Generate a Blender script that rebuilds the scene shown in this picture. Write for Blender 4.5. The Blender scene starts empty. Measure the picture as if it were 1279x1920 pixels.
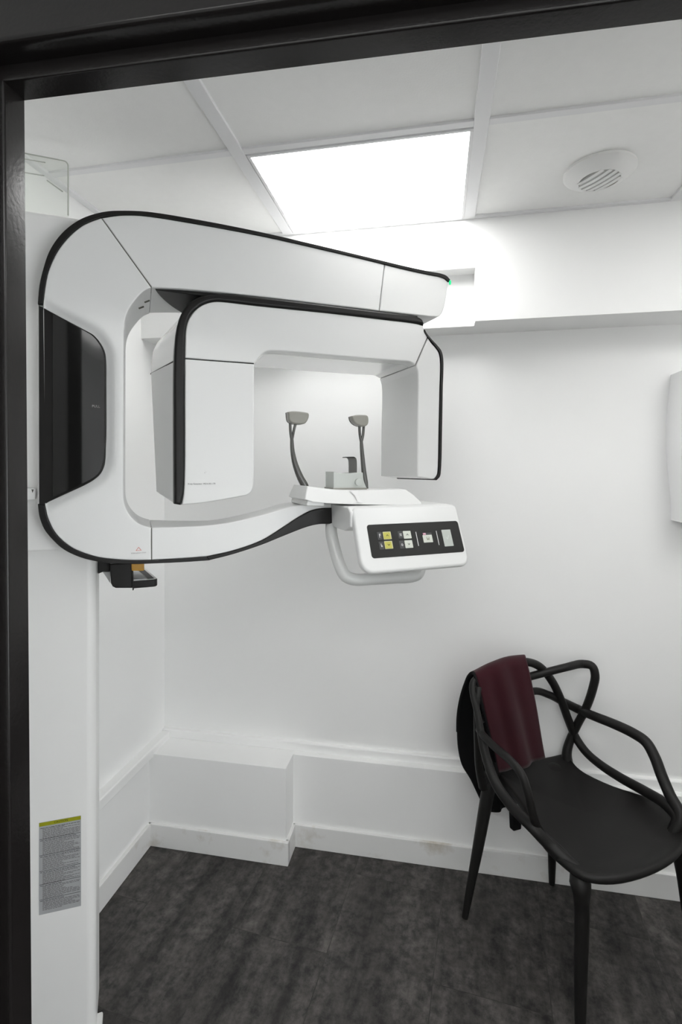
import bpy, bmesh, math, random
from mathutils import Vector, Matrix
from mathutils.geometry import delaunay_2d_cdt
random.seed(7)
sc = bpy.context.scene
COL = sc.collection
RAD = math.radians

# ------------------------------------------------------------------ camera model (frame 1279 x 1920)
F, CX, CY, PSI, EYE = 950.0, 640.0, 880.0, RAD(10.65), 1.5
CP, SP = math.cos(PSI), math.sin(PSI)
EYEV = Vector((0, 0, EYE))
def ray(px, py):
    a, b = (px - CX) / F, (CY - py) / F
    return Vector((a * CP - SP, a * SP + CP, b))
def ground(right, fwd): return Vector((right * CP - fwd * SP, right * SP + fwd * CP, 0))

class Frame:
    """local axes of a thing standing on the floor: origin and turn about the vertical"""
    def __init__(s, o, ang):
        s.o = Vector(o); s.a = ang
        s.ax = (Vector((math.cos(ang), math.sin(ang), 0)), Vector((-math.sin(ang), math.cos(ang), 0)), Vector((0, 0, 1)))
    def loc(s, P):
        d = P - s.o
        return Vector((d.dot(s.ax[0]), d.dot(s.ax[1]), d.dot(s.ax[2])))
    def pick(s, px, py, x=None, y=None, z=None):
        n, v = (s.ax[0], x) if x is not None else (s.ax[1], y) if y is not None else (s.ax[2], z)
        d = ray(px, py)
        t = (v - (EYEV - s.o).dot(n)) / d.dot(n)
        return s.loc(EYEV + d * t)
    def pick_plane(s, px, py, p0, nrm):
        d = ray(px, py)
        e = s.loc(EYEV); dl = Vector((d.dot(s.ax[0]), d.dot(s.ax[1]), d.dot(s.ax[2])))
        t = (p0 - e).dot(nrm) / dl.dot(nrm)
        return e + dl * t
ROOM = Frame((0, 0, 0), 0)

# ------------------------------------------------------------------ materials
MATS = {}
PAN_E, SIDE_FILL_E, HALL_FILL_E, FILL_WIN_E = 10.4, 7.6, 5.8, 5.5          # strength of the room's panel, then the added side, hall and window fill
def mat(name, color, rough=0.5, spec=0.5, coat=0.0, bump=0.0, bscale=60.0, var=0.0, vscale=4.0, emit=None, estr=0.0, trans=0.0, metal=0.0, sheen=0.0):
    m = bpy.data.materials.new(name); m.use_nodes = True
    nt = m.node_tree; b = nt.nodes['Principled BSDF']
    b.inputs['Base Color'].default_value = (*color, 1)
    b.inputs['Roughness'].default_value = rough
    b.inputs['Specular IOR Level'].default_value = spec
    b.inputs['Coat Weight'].default_value = coat
    b.inputs['Coat Roughness'].default_value = 0.035
    b.inputs['Metallic'].default_value = metal
    b.inputs['Transmission Weight'].default_value = trans
    b.inputs['Sheen Weight'].default_value = sheen
    if emit:
        b.inputs['Emission Color'].default_value = (*emit, 1); b.inputs['Emission Strength'].default_value = estr
    tc = nt.nodes.new('ShaderNodeTexCoord')
    if var > 0:
        n = nt.nodes.new('ShaderNodeTexNoise'); n.inputs['Scale'].default_value = vscale; n.inputs['Detail'].default_value = 5
        nt.links.new(tc.outputs['Object'], n.inputs['Vector'])
        r = nt.nodes.new('ShaderNodeMapRange'); r.inputs[3].default_value = 1 - var; r.inputs[4].default_value = 1 + var
        nt.links.new(n.outputs['Fac'], r.inputs[0])
        mx = nt.nodes.new('ShaderNodeMix'); mx.data_type = 'RGBA'; mx.blend_type = 'MULTIPLY'; mx.inputs[0].default_value = 1
        mx.inputs[6].default_value = (*color, 1); nt.links.new(r.outputs[0], mx.inputs[7])
        nt.links.new(mx.outputs[2], b.inputs['Base Color'])
    if bump > 0:
        n2 = nt.nodes.new('ShaderNodeTexNoise'); n2.inputs['Scale'].default_value = bscale; n2.inputs['Detail'].default_value = 4
        nt.links.new(tc.outputs['Object'], n2.inputs['Vector'])
        bp = nt.nodes.new('ShaderNodeBump'); bp.inputs['Strength'].default_value = bump; bp.inputs['Distance'].default_value = 0.002
        nt.links.new(n2.outputs['Fac'], bp.inputs['Height']); nt.links.new(bp.outputs['Normal'], b.inputs['Normal'])
    MATS[name] = m
    return m
WALL = mat('wall_paint', (0.90, 0.902, 0.897), 0.55, 0.35, bump=0.05, bscale=9, var=0.012, vscale=2.5)
CEILM = mat('ceiling_tile', (0.92, 0.92, 0.91), 0.9, 0.1, bump=0.12, bscale=220, var=0.02, vscale=40)
TBAR = mat('white_metal_bar', (0.82, 0.82, 0.83), 0.45, 0.4, var=0.01)
PLAST = mat('white_gloss_plastic', (0.72, 0.725, 0.72), 0.34, 0.4, coat=0.12, var=0.006, vscale=3)
PLASTG = mat('white_polished_plastic', (0.70, 0.705, 0.70), 0.2, 0.5, coat=0.8, var=0.006, vscale=3)
WHITEP = mat('bright_white_plastic', (0.88, 0.88, 0.885), 0.35, 0.5, var=0.006, vscale=3)
PLASTM = mat('white_satin_plastic', (0.79, 0.79, 0.78), 0.38, 0.5, var=0.01, vscale=3)
BLACK = mat('black_satin_plastic', (0.0085, 0.008, 0.0075), 0.40, 0.28, var=0.05)
BLACKG = mat('black_gloss_plastic', (0.008, 0.008, 0.0078), 0.10, 0.35, coat=0.15, var=0.03)
KEYB = mat('keypad_black', (0.014, 0.014, 0.013), 0.45, 0.25, var=0.04)
DKGREY = mat('dark_grey_film', (0.06, 0.06, 0.062), 0.5, 0.3, var=0.05, vscale=50)
SEAM = mat('seam_shadow_gasket', (0.10, 0.10, 0.085), 0.7, 0.2, var=0.02)
SMOKE = mat('smoked_clear_plastic', (0.085, 0.085, 0.078), 0.10, 0.5, coat=0.6, trans=0.25, var=0.02)
PADM = mat('grey_rubber_pad', (0.27, 0.265, 0.235), 0.3, 0.5, coat=0.2, var=0.06, vscale=30)
CHIN = mat('pale_grey_plastic', (0.60, 0.63, 0.60), 0.25, 0.5, trans=0.2, var=0.01)
GREYP = mat('light_grey_plastic', (0.66, 0.67, 0.66), 0.3, 0.5, coat=0.2, var=0.01)
YKEY = mat('yellow_key', (0.50, 0.47, 0.10), 0.5, 0.3, var=0.05, vscale=80)
WKEY = mat('white_key', (0.62, 0.64, 0.58), 0.5, 0.3, var=0.03, vscale=80)
INK = mat('black_ink', (0.015, 0.015, 0.015), 0.6, 0.2, var=0.02)
WINK = mat('white_ink', (0.75, 0.75, 0.75), 0.6, 0.2, var=0.02)
GINK = mat('grey_ink', (0.30, 0.29, 0.29), 0.6, 0.2, var=0.02)
RINK = mat('red_ink', (0.65, 0.10, 0.06), 0.6, 0.2, var=0.02)
PINK = mat('pink_ink', (0.60, 0.25, 0.36), 0.6, 0.2, var=0.02)
SILVER = mat('silver_foil', (0.40, 0.41, 0.42), 0.45, 0.5, metal=0.15, var=0.06, vscale=20)
LIME = mat('lime_foil', (0.30, 0.31, 0.010), 0.5, 0.3, var=0.03)
AMBER = mat('amber_plastic', (0.50, 0.26, 0.02), 0.4, 0.5, var=0.05, vscale=40)
PAPER = mat('printed_paper', (0.88, 0.89, 0.91), 0.7, 0.2, var=0.06, vscale=120)
FRAMEM = mat('black_paint', (0.008, 0.007, 0.0068), 0.22, 0.36, bump=0.10, bscale=160, var=0.15, vscale=25)
CHAIRM = mat('black_moulded_plastic', (0.0092, 0.0087, 0.0083), 0.45, 0.28, bump=0.05, bscale=300, var=0.05)
MAROON = mat('maroon_cloth', (0.034, 0.0042, 0.0085), 0.78, 0.15, bump=0.25, bscale=420, var=0.15, vscale=9, sheen=0.12)
LINING = mat('black_lining', (0.0085, 0.0085, 0.009), 0.8, 0.15, bump=0.1, bscale=200, var=0.1)
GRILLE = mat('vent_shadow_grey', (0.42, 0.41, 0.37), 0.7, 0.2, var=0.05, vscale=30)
LEDG = mat('green_lamp', (0.02, 0.3, 0.12), 0.4, emit=(0.0, 0.70, 0.26), estr=1.0)
DIFF = mat('lit_diffuser', (0.9, 0.9, 0.9), 0.6, emit=(1.0, 0.998, 0.985), estr=PAN_E)
SIDE_FILL = mat('side_fill_diffuser', (0.9, 0.9, 0.9), 0.6, emit=(1.0, 0.998, 0.985), estr=SIDE_FILL_E)
HALL_FILL = mat('hall_fill_diffuser', (0.9, 0.9, 0.9), 0.6, emit=(1.0, 0.998, 0.985), estr=HALL_FILL_E)

FILL_PANE = mat('fill_window_pane', (0.9, 0.9, 0.9), 0.6, emit=(0.95, 0.98, 1.0), estr=FILL_WIN_E)

def clear_mat():
    m = bpy.data.materials.new('clear_acrylic'); m.use_nodes = True; nt = m.node_tree
    nt.nodes.remove(nt.nodes['Principled BSDF']); out = nt.nodes['Material Output']
    t = nt.nodes.new('ShaderNodeBsdfTransparent'); t.inputs[0].default_value = (0.965, 0.975, 0.96, 1)
    g = nt.nodes.new('ShaderNodeBsdfGlossy'); g.inputs['Roughness'].default_value = 0.05
    fr = nt.nodes.new('ShaderNodeFresnel'); fr.inputs[0].default_value = 1.3
    mx = nt.nodes.new('ShaderNodeMixShader')
    nt.links.new(fr.outputs[0], mx.inputs[0]); nt.links.new(t.outputs[0], mx.inputs[1]); nt.links.new(g.outputs[0], mx.inputs[2])
    nt.links.new(mx.outputs[0], out.inputs[0])
    return m
CLEAR = clear_mat()
CLEARE = mat('acrylic_edge', (0.50, 0.52, 0.47), 0.4, 0.5, var=0.02)

def floor_mat():
    m = bpy.data.materials.new('vinyl_plank_floor'); m.use_nodes = True; nt = m.node_tree; L = nt.links
    b = nt.nodes['Principled BSDF']; b.inputs['Roughness'].default_value = 0.5; b.inputs['Specular IOR Level'].default_value = 0.28
    tc = nt.nodes.new('ShaderNodeTexCoord')
    mp = nt.nodes.new('ShaderNodeMapping'); mp.inputs['Rotation'].default_value = (0, 0, RAD(90 - 5.5) * -1 + RAD(0)); mp.inputs['Location'].default_value = (0.13, 0.17, 0)
    L.new(tc.outputs['Object'], mp.inputs[0])
    br = nt.nodes.new('ShaderNodeTexBrick'); br.inputs['Scale'].default_value = 1.0
    br.inputs['Brick Width'].default_value = 0.65; br.inputs['Row Height'].default_value = 0.325; br.inputs['Mortar Size'].default_value = 0.0012
    br.inputs['Color1'].default_value = (0.25, 0.25, 0.25, 1); br.inputs['Color2'].default_value = (0.75, 0.75, 0.75, 1); br.inputs['Mortar'].default_value = (0, 0, 0, 1)
    L.new(mp.outputs[0], br.inputs[0])
    # per-board shift of the mottling
    ad = nt.nodes.new('ShaderNodeVectorMath'); ad.operation = 'MULTIPLY_ADD'; ad.inputs[1].default_value = (7, 7, 7)
    L.new(br.outputs['Color'], ad.inputs[0]); L.new(mp.outputs[0], ad.inputs[2])
    st = nt.nodes.new('ShaderNodeMapping'); st.inputs['Scale'].default_value = (1.9, 12, 1); L.new(ad.outputs[0], st.inputs[0])
    n1 = nt.nodes.new('ShaderNodeTexNoise'); n1.inputs['Scale'].default_value = 1.0; n1.inputs['Detail'].default_value = 6; n1.inputs['Roughness'].default_value = 0.62; L.new(st.outputs[0], n1.inputs[0])
    n2 = nt.nodes.new('ShaderNodeTexNoise'); n2.inputs['Scale'].default_value = 30; n2.inputs['Detail'].default_value = 8; n2.inputs['Roughness'].default_value = 0.72; L.new(ad.outputs[0], n2.inputs[0])
    n3 = nt.nodes.new('ShaderNodeTexNoise'); n3.inputs['Scale'].default_value = 12; n3.inputs['Detail'].default_value = 3; L.new(ad.outputs[0], n3.inputs[0])
    r1 = nt.nodes.new('ShaderNodeValToRGB')
    e = r1.color_ramp.elements; e[0].position = 0.33; e[0].color = (0.021, 0.0205, 0.020, 1); e[1].position = 0.68; e[1].color = (0.085, 0.081, 0.078, 1)
    L.new(n1.outputs['Fac'], r1.inputs[0])
    r2 = nt.nodes.new('ShaderNodeValToRGB')
    e = r2.color_ramp.elements; e[0].position = 0.38; e[0].color = (0.50, 0.50, 0.51, 1); e[1].position = 0.68; e[1].color = (1.95, 1.88, 1.83, 1)
    L.new(n2.outputs['Fac'], r2.inputs[0])
    mx = nt.nodes.new('ShaderNodeMix'); mx.data_type = 'RGBA'; mx.blend_type = 'MULTIPLY'; mx.inputs[0].default_value = 1
    L.new(r1.outputs[0], mx.inputs[6]); L.new(r2.outputs[0], mx.inputs[7])
    r3 = nt.nodes.new('ShaderNodeMapRange'); r3.inputs[1].default_value = 0.5; r3.inputs[2].default_value = 0.75; r3.inputs[3].default_value = 0; r3.inputs[4].default_value = 0.5; L.new(n3.outputs['Fac'], r3.inputs[0])
    mx2 = nt.nodes.new('ShaderNodeMix'); mx2.data_type = 'RGBA'; mx2.inputs[7].default_value = (0.050, 0.045, 0.042, 1)
    L.new(r3.outputs[0], mx2.inputs[0]); L.new(mx.outputs[2], mx2.inputs[6])
    mx3 = nt.nodes.new('ShaderNodeMix'); mx3.data_type = 'RGBA'; mx3.inputs[7].default_value = (0.02, 0.019, 0.018, 1)
    mf = nt.nodes.new('ShaderNodeMath'); mf.operation = 'MULTIPLY'; mf.inputs[1].default_value = 0.45; L.new(br.outputs['Fac'], mf.inputs[0]); L.new(mf.outputs[0], mx3.inputs[0]); L.new(mx2.outputs[2], mx3.inputs[6])
    L.new(mx3.outputs[2], b.inputs['Base Color'])
    bp = nt.nodes.new('ShaderNodeBump'); bp.inputs['Strength'].default_value = 0.15; bp.inputs['Distance'].default_value = 0.002
    L.new(n2.outputs['Fac'], bp.inputs['Height']); L.new(bp.outputs[0], b.inputs['Normal'])
    return m
FLOORM = floor_mat()

def skirting_mat():
    """white painted skirting board with brown scuffs of their own shape"""
    m = bpy.data.materials.new('scuffed_white_skirting'); m.use_nodes = True; nt = m.node_tree; L = nt.links
    b = nt.nodes['Principled BSDF']; b.inputs['Roughness'].default_value = 0.5
    tc = nt.nodes.new('ShaderNodeTexCoord')
    n = nt.nodes.new('ShaderNodeTexNoise'); n.inputs['Scale'].default_value = 6; n.inputs['Detail'].default_value = 7; n.inputs['Roughness'].default_value = 0.65
    L.new(tc.outputs['Object'], n.inputs[0])
    r = nt.nodes.new('ShaderNodeValToRGB'); e = r.color_ramp.elements
    e[0].position = 0.55; e[0].color = (0.80, 0.80, 0.79, 1); e[1].position = 0.78; e[1].color = (0.50, 0.45, 0.37, 1)
    L.new(n.outputs['Fac'], r.inputs[0]); L.new(r.outputs[0], b.inputs['Base Color'])
    return m
SKIRT = skirting_mat()

# ------------------------------------------------------------------ mesh helpers
def link(name, bm, m, parent=None, smooth=True, angle=35, weighted=True):
    bm.normal_update()
    me = bpy.data.meshes.new(name); bm.to_mesh(me); bm.free()
    for x in (m if isinstance(m, (list, tuple)) else [m]): me.materials.append(x)
    if smooth:
        for p in me.polygons: p.use_smooth = True
        me.set_sharp_from_angle(angle=RAD(angle))
    o = bpy.data.objects.new(name, me); COL.objects.link(o)
    if parent is not None: o.parent = parent
    if smooth and weighted:
        w = o.modifiers.new('wn', 'WEIGHTED_NORMAL'); w.keep_sharp = True; w.weight = 60
    return o
def empty(name, loc, ang=0.0):
    o = bpy.data.objects.new(name, None); o.empty_display_size = 0.1; COL.objects.link(o)
    o.location = loc; o.rotation_euler = (0, 0, ang); return o
def tag(o, label, cat, group=None):
    o['label'] = label; o['category'] = cat
    if group: o['group'] = group
    return o
def struct(o): o['kind'] = 'structure'; return o

def add_box(bm, x0, x1, y0, y1, z0, z1, bev=0.0, seg=2, mi=0):
    vs = [bm.verts.new((x, y, z)) for x in (x0, x1) for y in (y0, y1) for z in (z0, z1)]
    fs = []
    for q in ((0, 1, 3, 2), (4, 6, 7, 5), (0, 4, 5, 1), (2, 3, 7, 6), (0, 2, 6, 4), (1, 5, 7, 3)):
        f = bm.faces.new([vs[i] for i in q]); f.material_index = mi; fs.append(f)
    if bev > 0:
        ed = list({e for f in fs for e in f.edges})
        r = bmesh.ops.bevel(bm, geom=ed, offset=bev, segments=seg, affect='EDGES', profile=0.5)
        for f in r['faces']: f.material_index = mi
    return vs
def boxobj(name, x0, x1, y0, y1, z0, z1, m, parent=None, bev=0.0, seg=2):
    bm = bmesh.new(); add_box(bm, x0, x1, y0, y1, z0, z1, bev, seg); return link(name, bm, m, parent)

def crspline(pts, sub=6):
    P = [Vector(p) for p in pts]; n = len(P)
    if n < 3: return P
    out = []
    for i in range(n - 1):
        p0 = P[i - 1] if i else P[0] * 2 - P[1]
        p1, p2 = P[i], P[i + 1]
        p3 = P[i + 2] if i + 2 < n else P[-1] * 2 - P[-2]
        d1 = max((p1 - p0).length, 1e-9) ** .5; d2 = max((p2 - p1).length, 1e-9) ** .5; d3 = max((p3 - p2).length, 1e-9) ** .5
        t0, t1 = 0, d1; t2 = t1 + d2; t3 = t2 + d3
        for k in range(sub):
            t = t1 + (t2 - t1) * k / sub
            A1 = p0 * ((t1 - t) / (t1 - t0)) + p1 * ((t - t0) / (t1 - t0))
            A2 = p1 * ((t2 - t) / (t2 - t1)) + p2 * ((t - t1) / (t2 - t1))
            A3 = p2 * ((t3 - t) / (t3 - t2)) + p3 * ((t - t2) / (t3 - t2))
            B1 = A1 * ((t2 - t) / (t2 - t0)) + A2 * ((t - t0) / (t2 - t0))
            B2 = A2 * ((t3 - t) / (t3 - t1)) + A3 * ((t - t1) / (t3 - t1))
            out.append(B1 * ((t2 - t) / (t2 - t1)) + B2 * ((t - t1) / (t2 - t1)))
    out.append(P[-1].copy())
    return out
def fillet(pts, r, seg=6):
    """closed polygon with rounded corners; r is one radius or one per corner"""
    n = len(pts); P = [Vector((p[0], p[1])) for p in pts]; out = []
    for i in range(n):
        rr = r[i] if isinstance(r, (list, tuple)) else r
        a, b, c = P[i - 1], P[i], P[(i + 1) % n]
        if rr <= 0: out.append(b); continue
        d1, d2 = (a - b).normalized(), (c - b).normalized()
        ang = d1.angle(d2); t = min(rr / math.tan(ang / 2), 0.48 * (a - b).length, 0.48 * (c - b).length)
        rr = t * math.tan(ang / 2)
        ctr = b + (d1 + d2).normalized() * (rr / math.sin(ang / 2))
        s, e = b + d1 * t - ctr, b + d2 * t - ctr
        a0 = math.atan2(s.y, s.x); a1 = math.atan2(e.y, e.x); da = (a1 - a0 + math.pi) % (2 * math.pi) - math.pi
        for k in range(seg + 1):
            w = a0 + da * k / seg; out.append(ctr + Vector((math.cos(w), math.sin(w))) * rr)
    return out
def clean(pts, eps=4e-4):
    out = []
    for p in pts:
        p = Vector((p[0], p[1]))
        if not out or (p - out[-1]).length > eps: out.append(p)
    if (out[0] - out[-1]).length < eps: out.pop()
    return out
def area(p): return 0.5 * sum(p[i - 1].x * p[i].y - p[i].x * p[i - 1].y for i in range(len(p)))
def slab(bm, outline, w0, w1, bf=0.004, bb=0.004, seg=3, back=None, mp=None, mi=0, front=None, relief=None, step=0.008):
    """solid plate: outline (a,b) swept from w0 (seen side) to w1, with rounded edges. mp maps (a,w,b) to a point."""
    P = clean(outline)
    if area(P) < 0: P.reverse()
    lim = 1.25 * max(bf, bb)                            # keep points clear of sharp convex corners so the rounding cannot fold over
    tn = []
    for i in range(len(P)):
        d1 = (P[i] - P[i - 1]).normalized(); d2 = (P[(i + 1) % len(P)] - P[i]).normalized()
        tn.append(math.degrees(math.atan2(d1.cross(d2) if hasattr(d1, 'cross') else 0, d1.dot(d2))))
    sharp = [i for i, a in enumerate(tn) if abs(a) > 28]
    P = [p for i, p in enumerate(P) if i in sharp or all((p - P[k]).length > lim for k in sharp)]
    n = len(P)
    N = []
    for i in range(n):
        d1 = (P[i] - P[i - 1]).normalized(); d2 = (P[(i + 1) % n] - P[i]).normalized()
        n1, n2 = Vector((-d1.y, d1.x)), Vector((-d2.y, d2.x)); s = n1 + n2
        s = s / max(s.length_squared / 2, 0.6) if s.length > 1e-6 else n1
        N.append(s)
    mp = mp or (lambda a, w, b: (a, w, b))
    rings = []
    for k in range(seg + 1):
        t = math.pi / 2 * k / seg
        rings.append((bf * (1 - math.sin(t)), 'f', bf * (1 - math.cos(t))))
    for k in range(seg + 1):
        t = math.pi / 2 * (1 - k / seg)
        rings.append((bb * (1 - math.sin(t)), 'b', bb * (1 - math.cos(t))))
    V = []
    for ins, side, dw in rings:
        r = []
        for i in range(n):
            q = P[i] + N[i] * ins
            if side == 'f':
                f0 = w0(q.x, q.y) if callable(w0) else w0
                if front: q = Vector(front(q.x, q.y))
                r.append(bm.verts.new(mp(q.x, f0 + dw, q.y)))
            else:
                b1 = w1(q.x, q.y) if callable(w1) else w1
                if back: q = Vector(back(q.x, q.y))
                r.append(bm.verts.new(mp(q.x, b1 - dw, q.y)))
        V.append(r)
    fs = []
    for k in range(len(V) - 1):
        for i in range(n):
            j = (i + 1) % n
            fs.append(bm.faces.new((V[k][i], V[k][j], V[k + 1][j], V[k + 1][i])))
    if relief:                                           # modelled front face: triangulated with inner points, set back by relief(a,b)
        ring = [P[i] + N[i] * bf for i in range(n)]
        xs_ = [p.x for p in ring]; ys_ = [p.y for p in ring]; inner = []
        def inside(x, y):
            c = False
            for i in range(n):
                a, b = ring[i - 1], ring[i]
                if (a.y > y) != (b.y > y) and x < (b.x - a.x) * (y - a.y) / (b.y - a.y) + a.x: c = not c
            return c
        x = min(xs_) + step * .5
        while x < max(xs_):
            y = min(ys_) + step * .5
            while y < max(ys_):
                if inside(x, y) and min((p - Vector((x, y))).length_squared for p in ring) > (step * .5) ** 2: inner.append(Vector((x, y)))
                y += step
            x += step
        co_ = ring + inner
        out = delaunay_2d_cdt(co_, [(i, (i + 1) % n) for i in range(n)], [], 1, 1e-6)
        vm = []
        for v, orig in zip(out[0], out[3]):
            if orig and orig[0] < n: 
                vm.append(V[0][orig[0]]); vm[-1].co = mp(v.x, (w0(v.x, v.y) if callable(w0) else w0) + relief(v.x, v.y), v.y)
            else: vm.append(bm.verts.new(mp(v.x, (w0(v.x, v.y) if callable(w0) else w0) + relief(v.x, v.y), v.y)))
        for t in out[2]: fs.append(bm.faces.new([vm[i] for i in t]))
    else: fs.append(bm.faces.new(V[0][::-1]))
    fs.append(bm.faces.new(V[-1]))
    for f in fs: f.material_index = mi
    bmesh.ops.recalc_face_normals(bm, faces=fs)
    return fs
def slabobj(name, outline, w0, w1, m, parent, **k):
    bm = bmesh.new(); slab(bm, outline, w0, w1, **k); return link(name, bm, m, parent)

def tube(bm, pts, rad, seg=14, sub=6, spline=True, cap=True, flat=1.0, up=None):
    n0 = len(pts)
    P = crspline(pts, sub) if spline else [Vector(p) for p in pts]
    if isinstance(rad, (int, float)): R = [rad] * len(P)
    else:
        R = []
        for i in range(len(P)):
            t = i / (len(P) - 1) * (n0 - 1); k = min(int(t), n0 - 2); R.append(rad[k] + (rad[k + 1] - rad[k]) * (t - k))
    T = [(P[min(i + 1, len(P) - 1)] - P[max(i - 1, 0)]).normalized() for i in range(len(P))]
    u = Vector((0, 0, 1)) if abs(T[0].z) < 0.9 else Vector((1, 0, 0))
    u = (u - T[0] * u.dot(T[0])).normalized(); rings = []
    for i in range(len(P)):
        u = (u - T[i] * u.dot(T[i])).normalized(); v = T[i].cross(u)
        if up is not None:
            v2 = (up - T[i] * up.dot(T[i]))
            if v2.length > 1e-3: v = v2.normalized(); u = v.cross(T[i])
        rings.append([bm.verts.new(P[i] + (u * math.cos(a) + v * math.sin(a) * flat) * R[i]) for a in (2 * math.pi * k / seg for k in range(seg))])
    fs = []
    for i in range(len(rings) - 1):
        for k in range(seg):
            j = (k + 1) % seg; fs.append(bm.faces.new((rings[i][k], rings[i][j], rings[i + 1][j], rings[i + 1][k])))
    if cap:
        for rg, pt, t in ((rings[0], P[0], -T[0]), (rings[-1], P[-1], T[-1])):
            c = bm.verts.new(pt + t * (R[0] if rg is rings[0] else R[-1]) * 0.35)
            for k in range(seg): fs.append(bm.faces.new((rg[k], rg[(k + 1) % seg], c)))
    bmesh.ops.recalc_face_normals(bm, faces=fs)
    return rings
def tubeobj(name, pts, rad, m, parent, **k):
    bm = bmesh.new(); tube(bm, pts, rad, **k); return link(name, bm, m, parent, angle=60)

def text_bm(body, size, mapper, bm=None, mi=0, align='LEFT', depth=0.0):
    cu = bpy.data.curves.new('lettering', 'FONT'); cu.body = body; cu.size = size; cu.align_x = align; cu.align_y = 'CENTER'; cu.resolution_u = 2
    ob = bpy.data.objects.new('lettering', cu); COL.objects.link(ob)
    bpy.context.view_layer.update()
    dg = bpy.context.evaluated_depsgraph_get(); me = ob.evaluated_get(dg).to_mesh()
    bm = bm or bmesh.new()
    vs = [bm.verts.new(mapper(v.co.x, v.co.y)) for v in me.vertices]
    for p in me.polygons:
        try:
            f = bm.faces.new([vs[i] for i in p.vertices]); f.material_index = mi
        except ValueError: pass
    ob.evaluated_get(dg).to_mesh_clear()
    bpy.data.objects.remove(ob); bpy.data.curves.remove(cu)
    return bm

# ================================================================== THE SETTING
HC = 2.375                     # ceiling
XL, XLL, XR = -1.15, -1.132, 1.72
YB, YBL = 2.0, 1.955           # upper and lower back wall
struct(boxobj('floor', -2.6, 2.6, -1.6, 2.2, -0.05, 0.0, FLOORM))
# back wall: upper part, the thicker lower part with its ledge, and the boxed-out corner
bm = bmesh.new()
add_box(bm, XL - 0.1, XR + 0.1, YB, YB + 0.12, 0.3, HC + 0.05)
add_box(bm, XL - 0.1, XR + 0.1, YBL, YB + 0.1, 0, 0.36, 0.002)
struct(link('wall_back', bm, WALL))
bm = bmesh.new()
add_box(bm, XL - 0.12, XL, 0.62, YB + 0.1, 0.3, HC + 0.05)
add_box(bm, XL - 0.1, XLL, 0.62, YB + 0.1, 0, 0.362, 0.002)
struct(link('wall_left', bm, WALL))
struct(boxobj('wall_right', XR, XR + 0.1, 0.62, YB + 0.1, 0, HC + 0.05, WALL))
bm = bmesh.new()
XBOX = -0.563; YBOX = 1.853
add_box(bm, XLL - 0.01, XBOX, YBOX, YBL + 0.02, 0, 0.362, 0.003)
struct(link('trim_1', bm, WALL))                       # boxed-out pipe casing in the corner
# rails at the ledge
bm = bmesh.new()
add_box(bm, XL, XR, YB - 0.018, YB + 0.01, 0.358, 0.394, 0.005, 3)
struct(link('trim_2', bm, WALL))
bm = bmesh.new()
add_box(bm, XL - 0.01, XLL + 0.020, 0.66, YB - 0.018, 0.348, 0.388, 0.005, 3)
struct(link('trim_3', bm, WALL))
# skirting boards
bm = bmesh.new(); add_box(bm, XBOX, XR, YBL - 0.012, YBL + 0.01, 0, 0.088, 0.003); struct(link('baseboard_back', bm, SKIRT))
bm = bmesh.new(); add_box(bm, XLL - 0.01, XLL + 0.014, 0.66, YBOX, 0, 0.088, 0.003); struct(link('baseboard_left', bm, SKIRT))
bm = bmesh.new(); add_box(bm, XLL, XBOX + 0.012, YBOX - 0.012, YBOX + 0.01, 0, 0.088, 0.003); add_box(bm, XBOX - 0.01, XBOX + 0.012, YBOX, YBL, 0, 0.088, 0.003)
struct(link('baseboard_corner', bm, SKIRT))
# soffit along the back wall with a shallow niche
SB, SF = 2.018, 1.826
bm = bmesh.new()
NX0, NX1, NT, NB = -0.52, 0.133, 2.205, 1.888
add_box(bm, XL, NX0, SF, YB, SB, HC + 0.05)
add_box(bm, NX1, XR, SF, YB, SB, HC + 0.05)
add_box(bm, NX0, NX1, SF, YB, NT, HC + 0.05)
add_box(bm, NX0, NX1, NB, YB, SB, NT)
struct(link('trim_4', bm, WALL, smooth=False))
# ceiling: recessed tiles over a white bar grid
TZ = HC + 0.007
bm = bmesh.new(); add_box(bm, XL - 0.1, XR + 0.1, 0.64, YB + 0.1, TZ, TZ + 0.05); struct(link('ceiling', bm, CEILM, smooth=False))
bm = bmesh.new()
GX = [-0.543, 0.112, 0.767, 1.422]
bw = 0.019
for gx in GX: add_box(bm, gx - bw, gx + bw, 0.66, SF, HC, TZ + 0.02, 0.0012, 1)
xs = [XL] + GX + [XR]
for i in range(len(xs) - 1):
    a = xs[i] + (bw if i else 0); b = xs[i + 1] - (bw if i < len(GX) else 0)
    for gy in (0.725, 1.325):
        add_box(bm, a, b, gy - 0.012, gy + 0.012, HC + 0.0005, TZ + 0.02, 0.0012, 1)
    add_box(bm, a, b, SF - 0.016, SF, HC, TZ + 0.02, 0.0012, 1)
add_box(bm, XL, XL + 0.022, 0.66, SF, HC - 0.001, TZ + 0.02, 0.0012, 1)
struct(link('trim_5', bm, TBAR))
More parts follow.
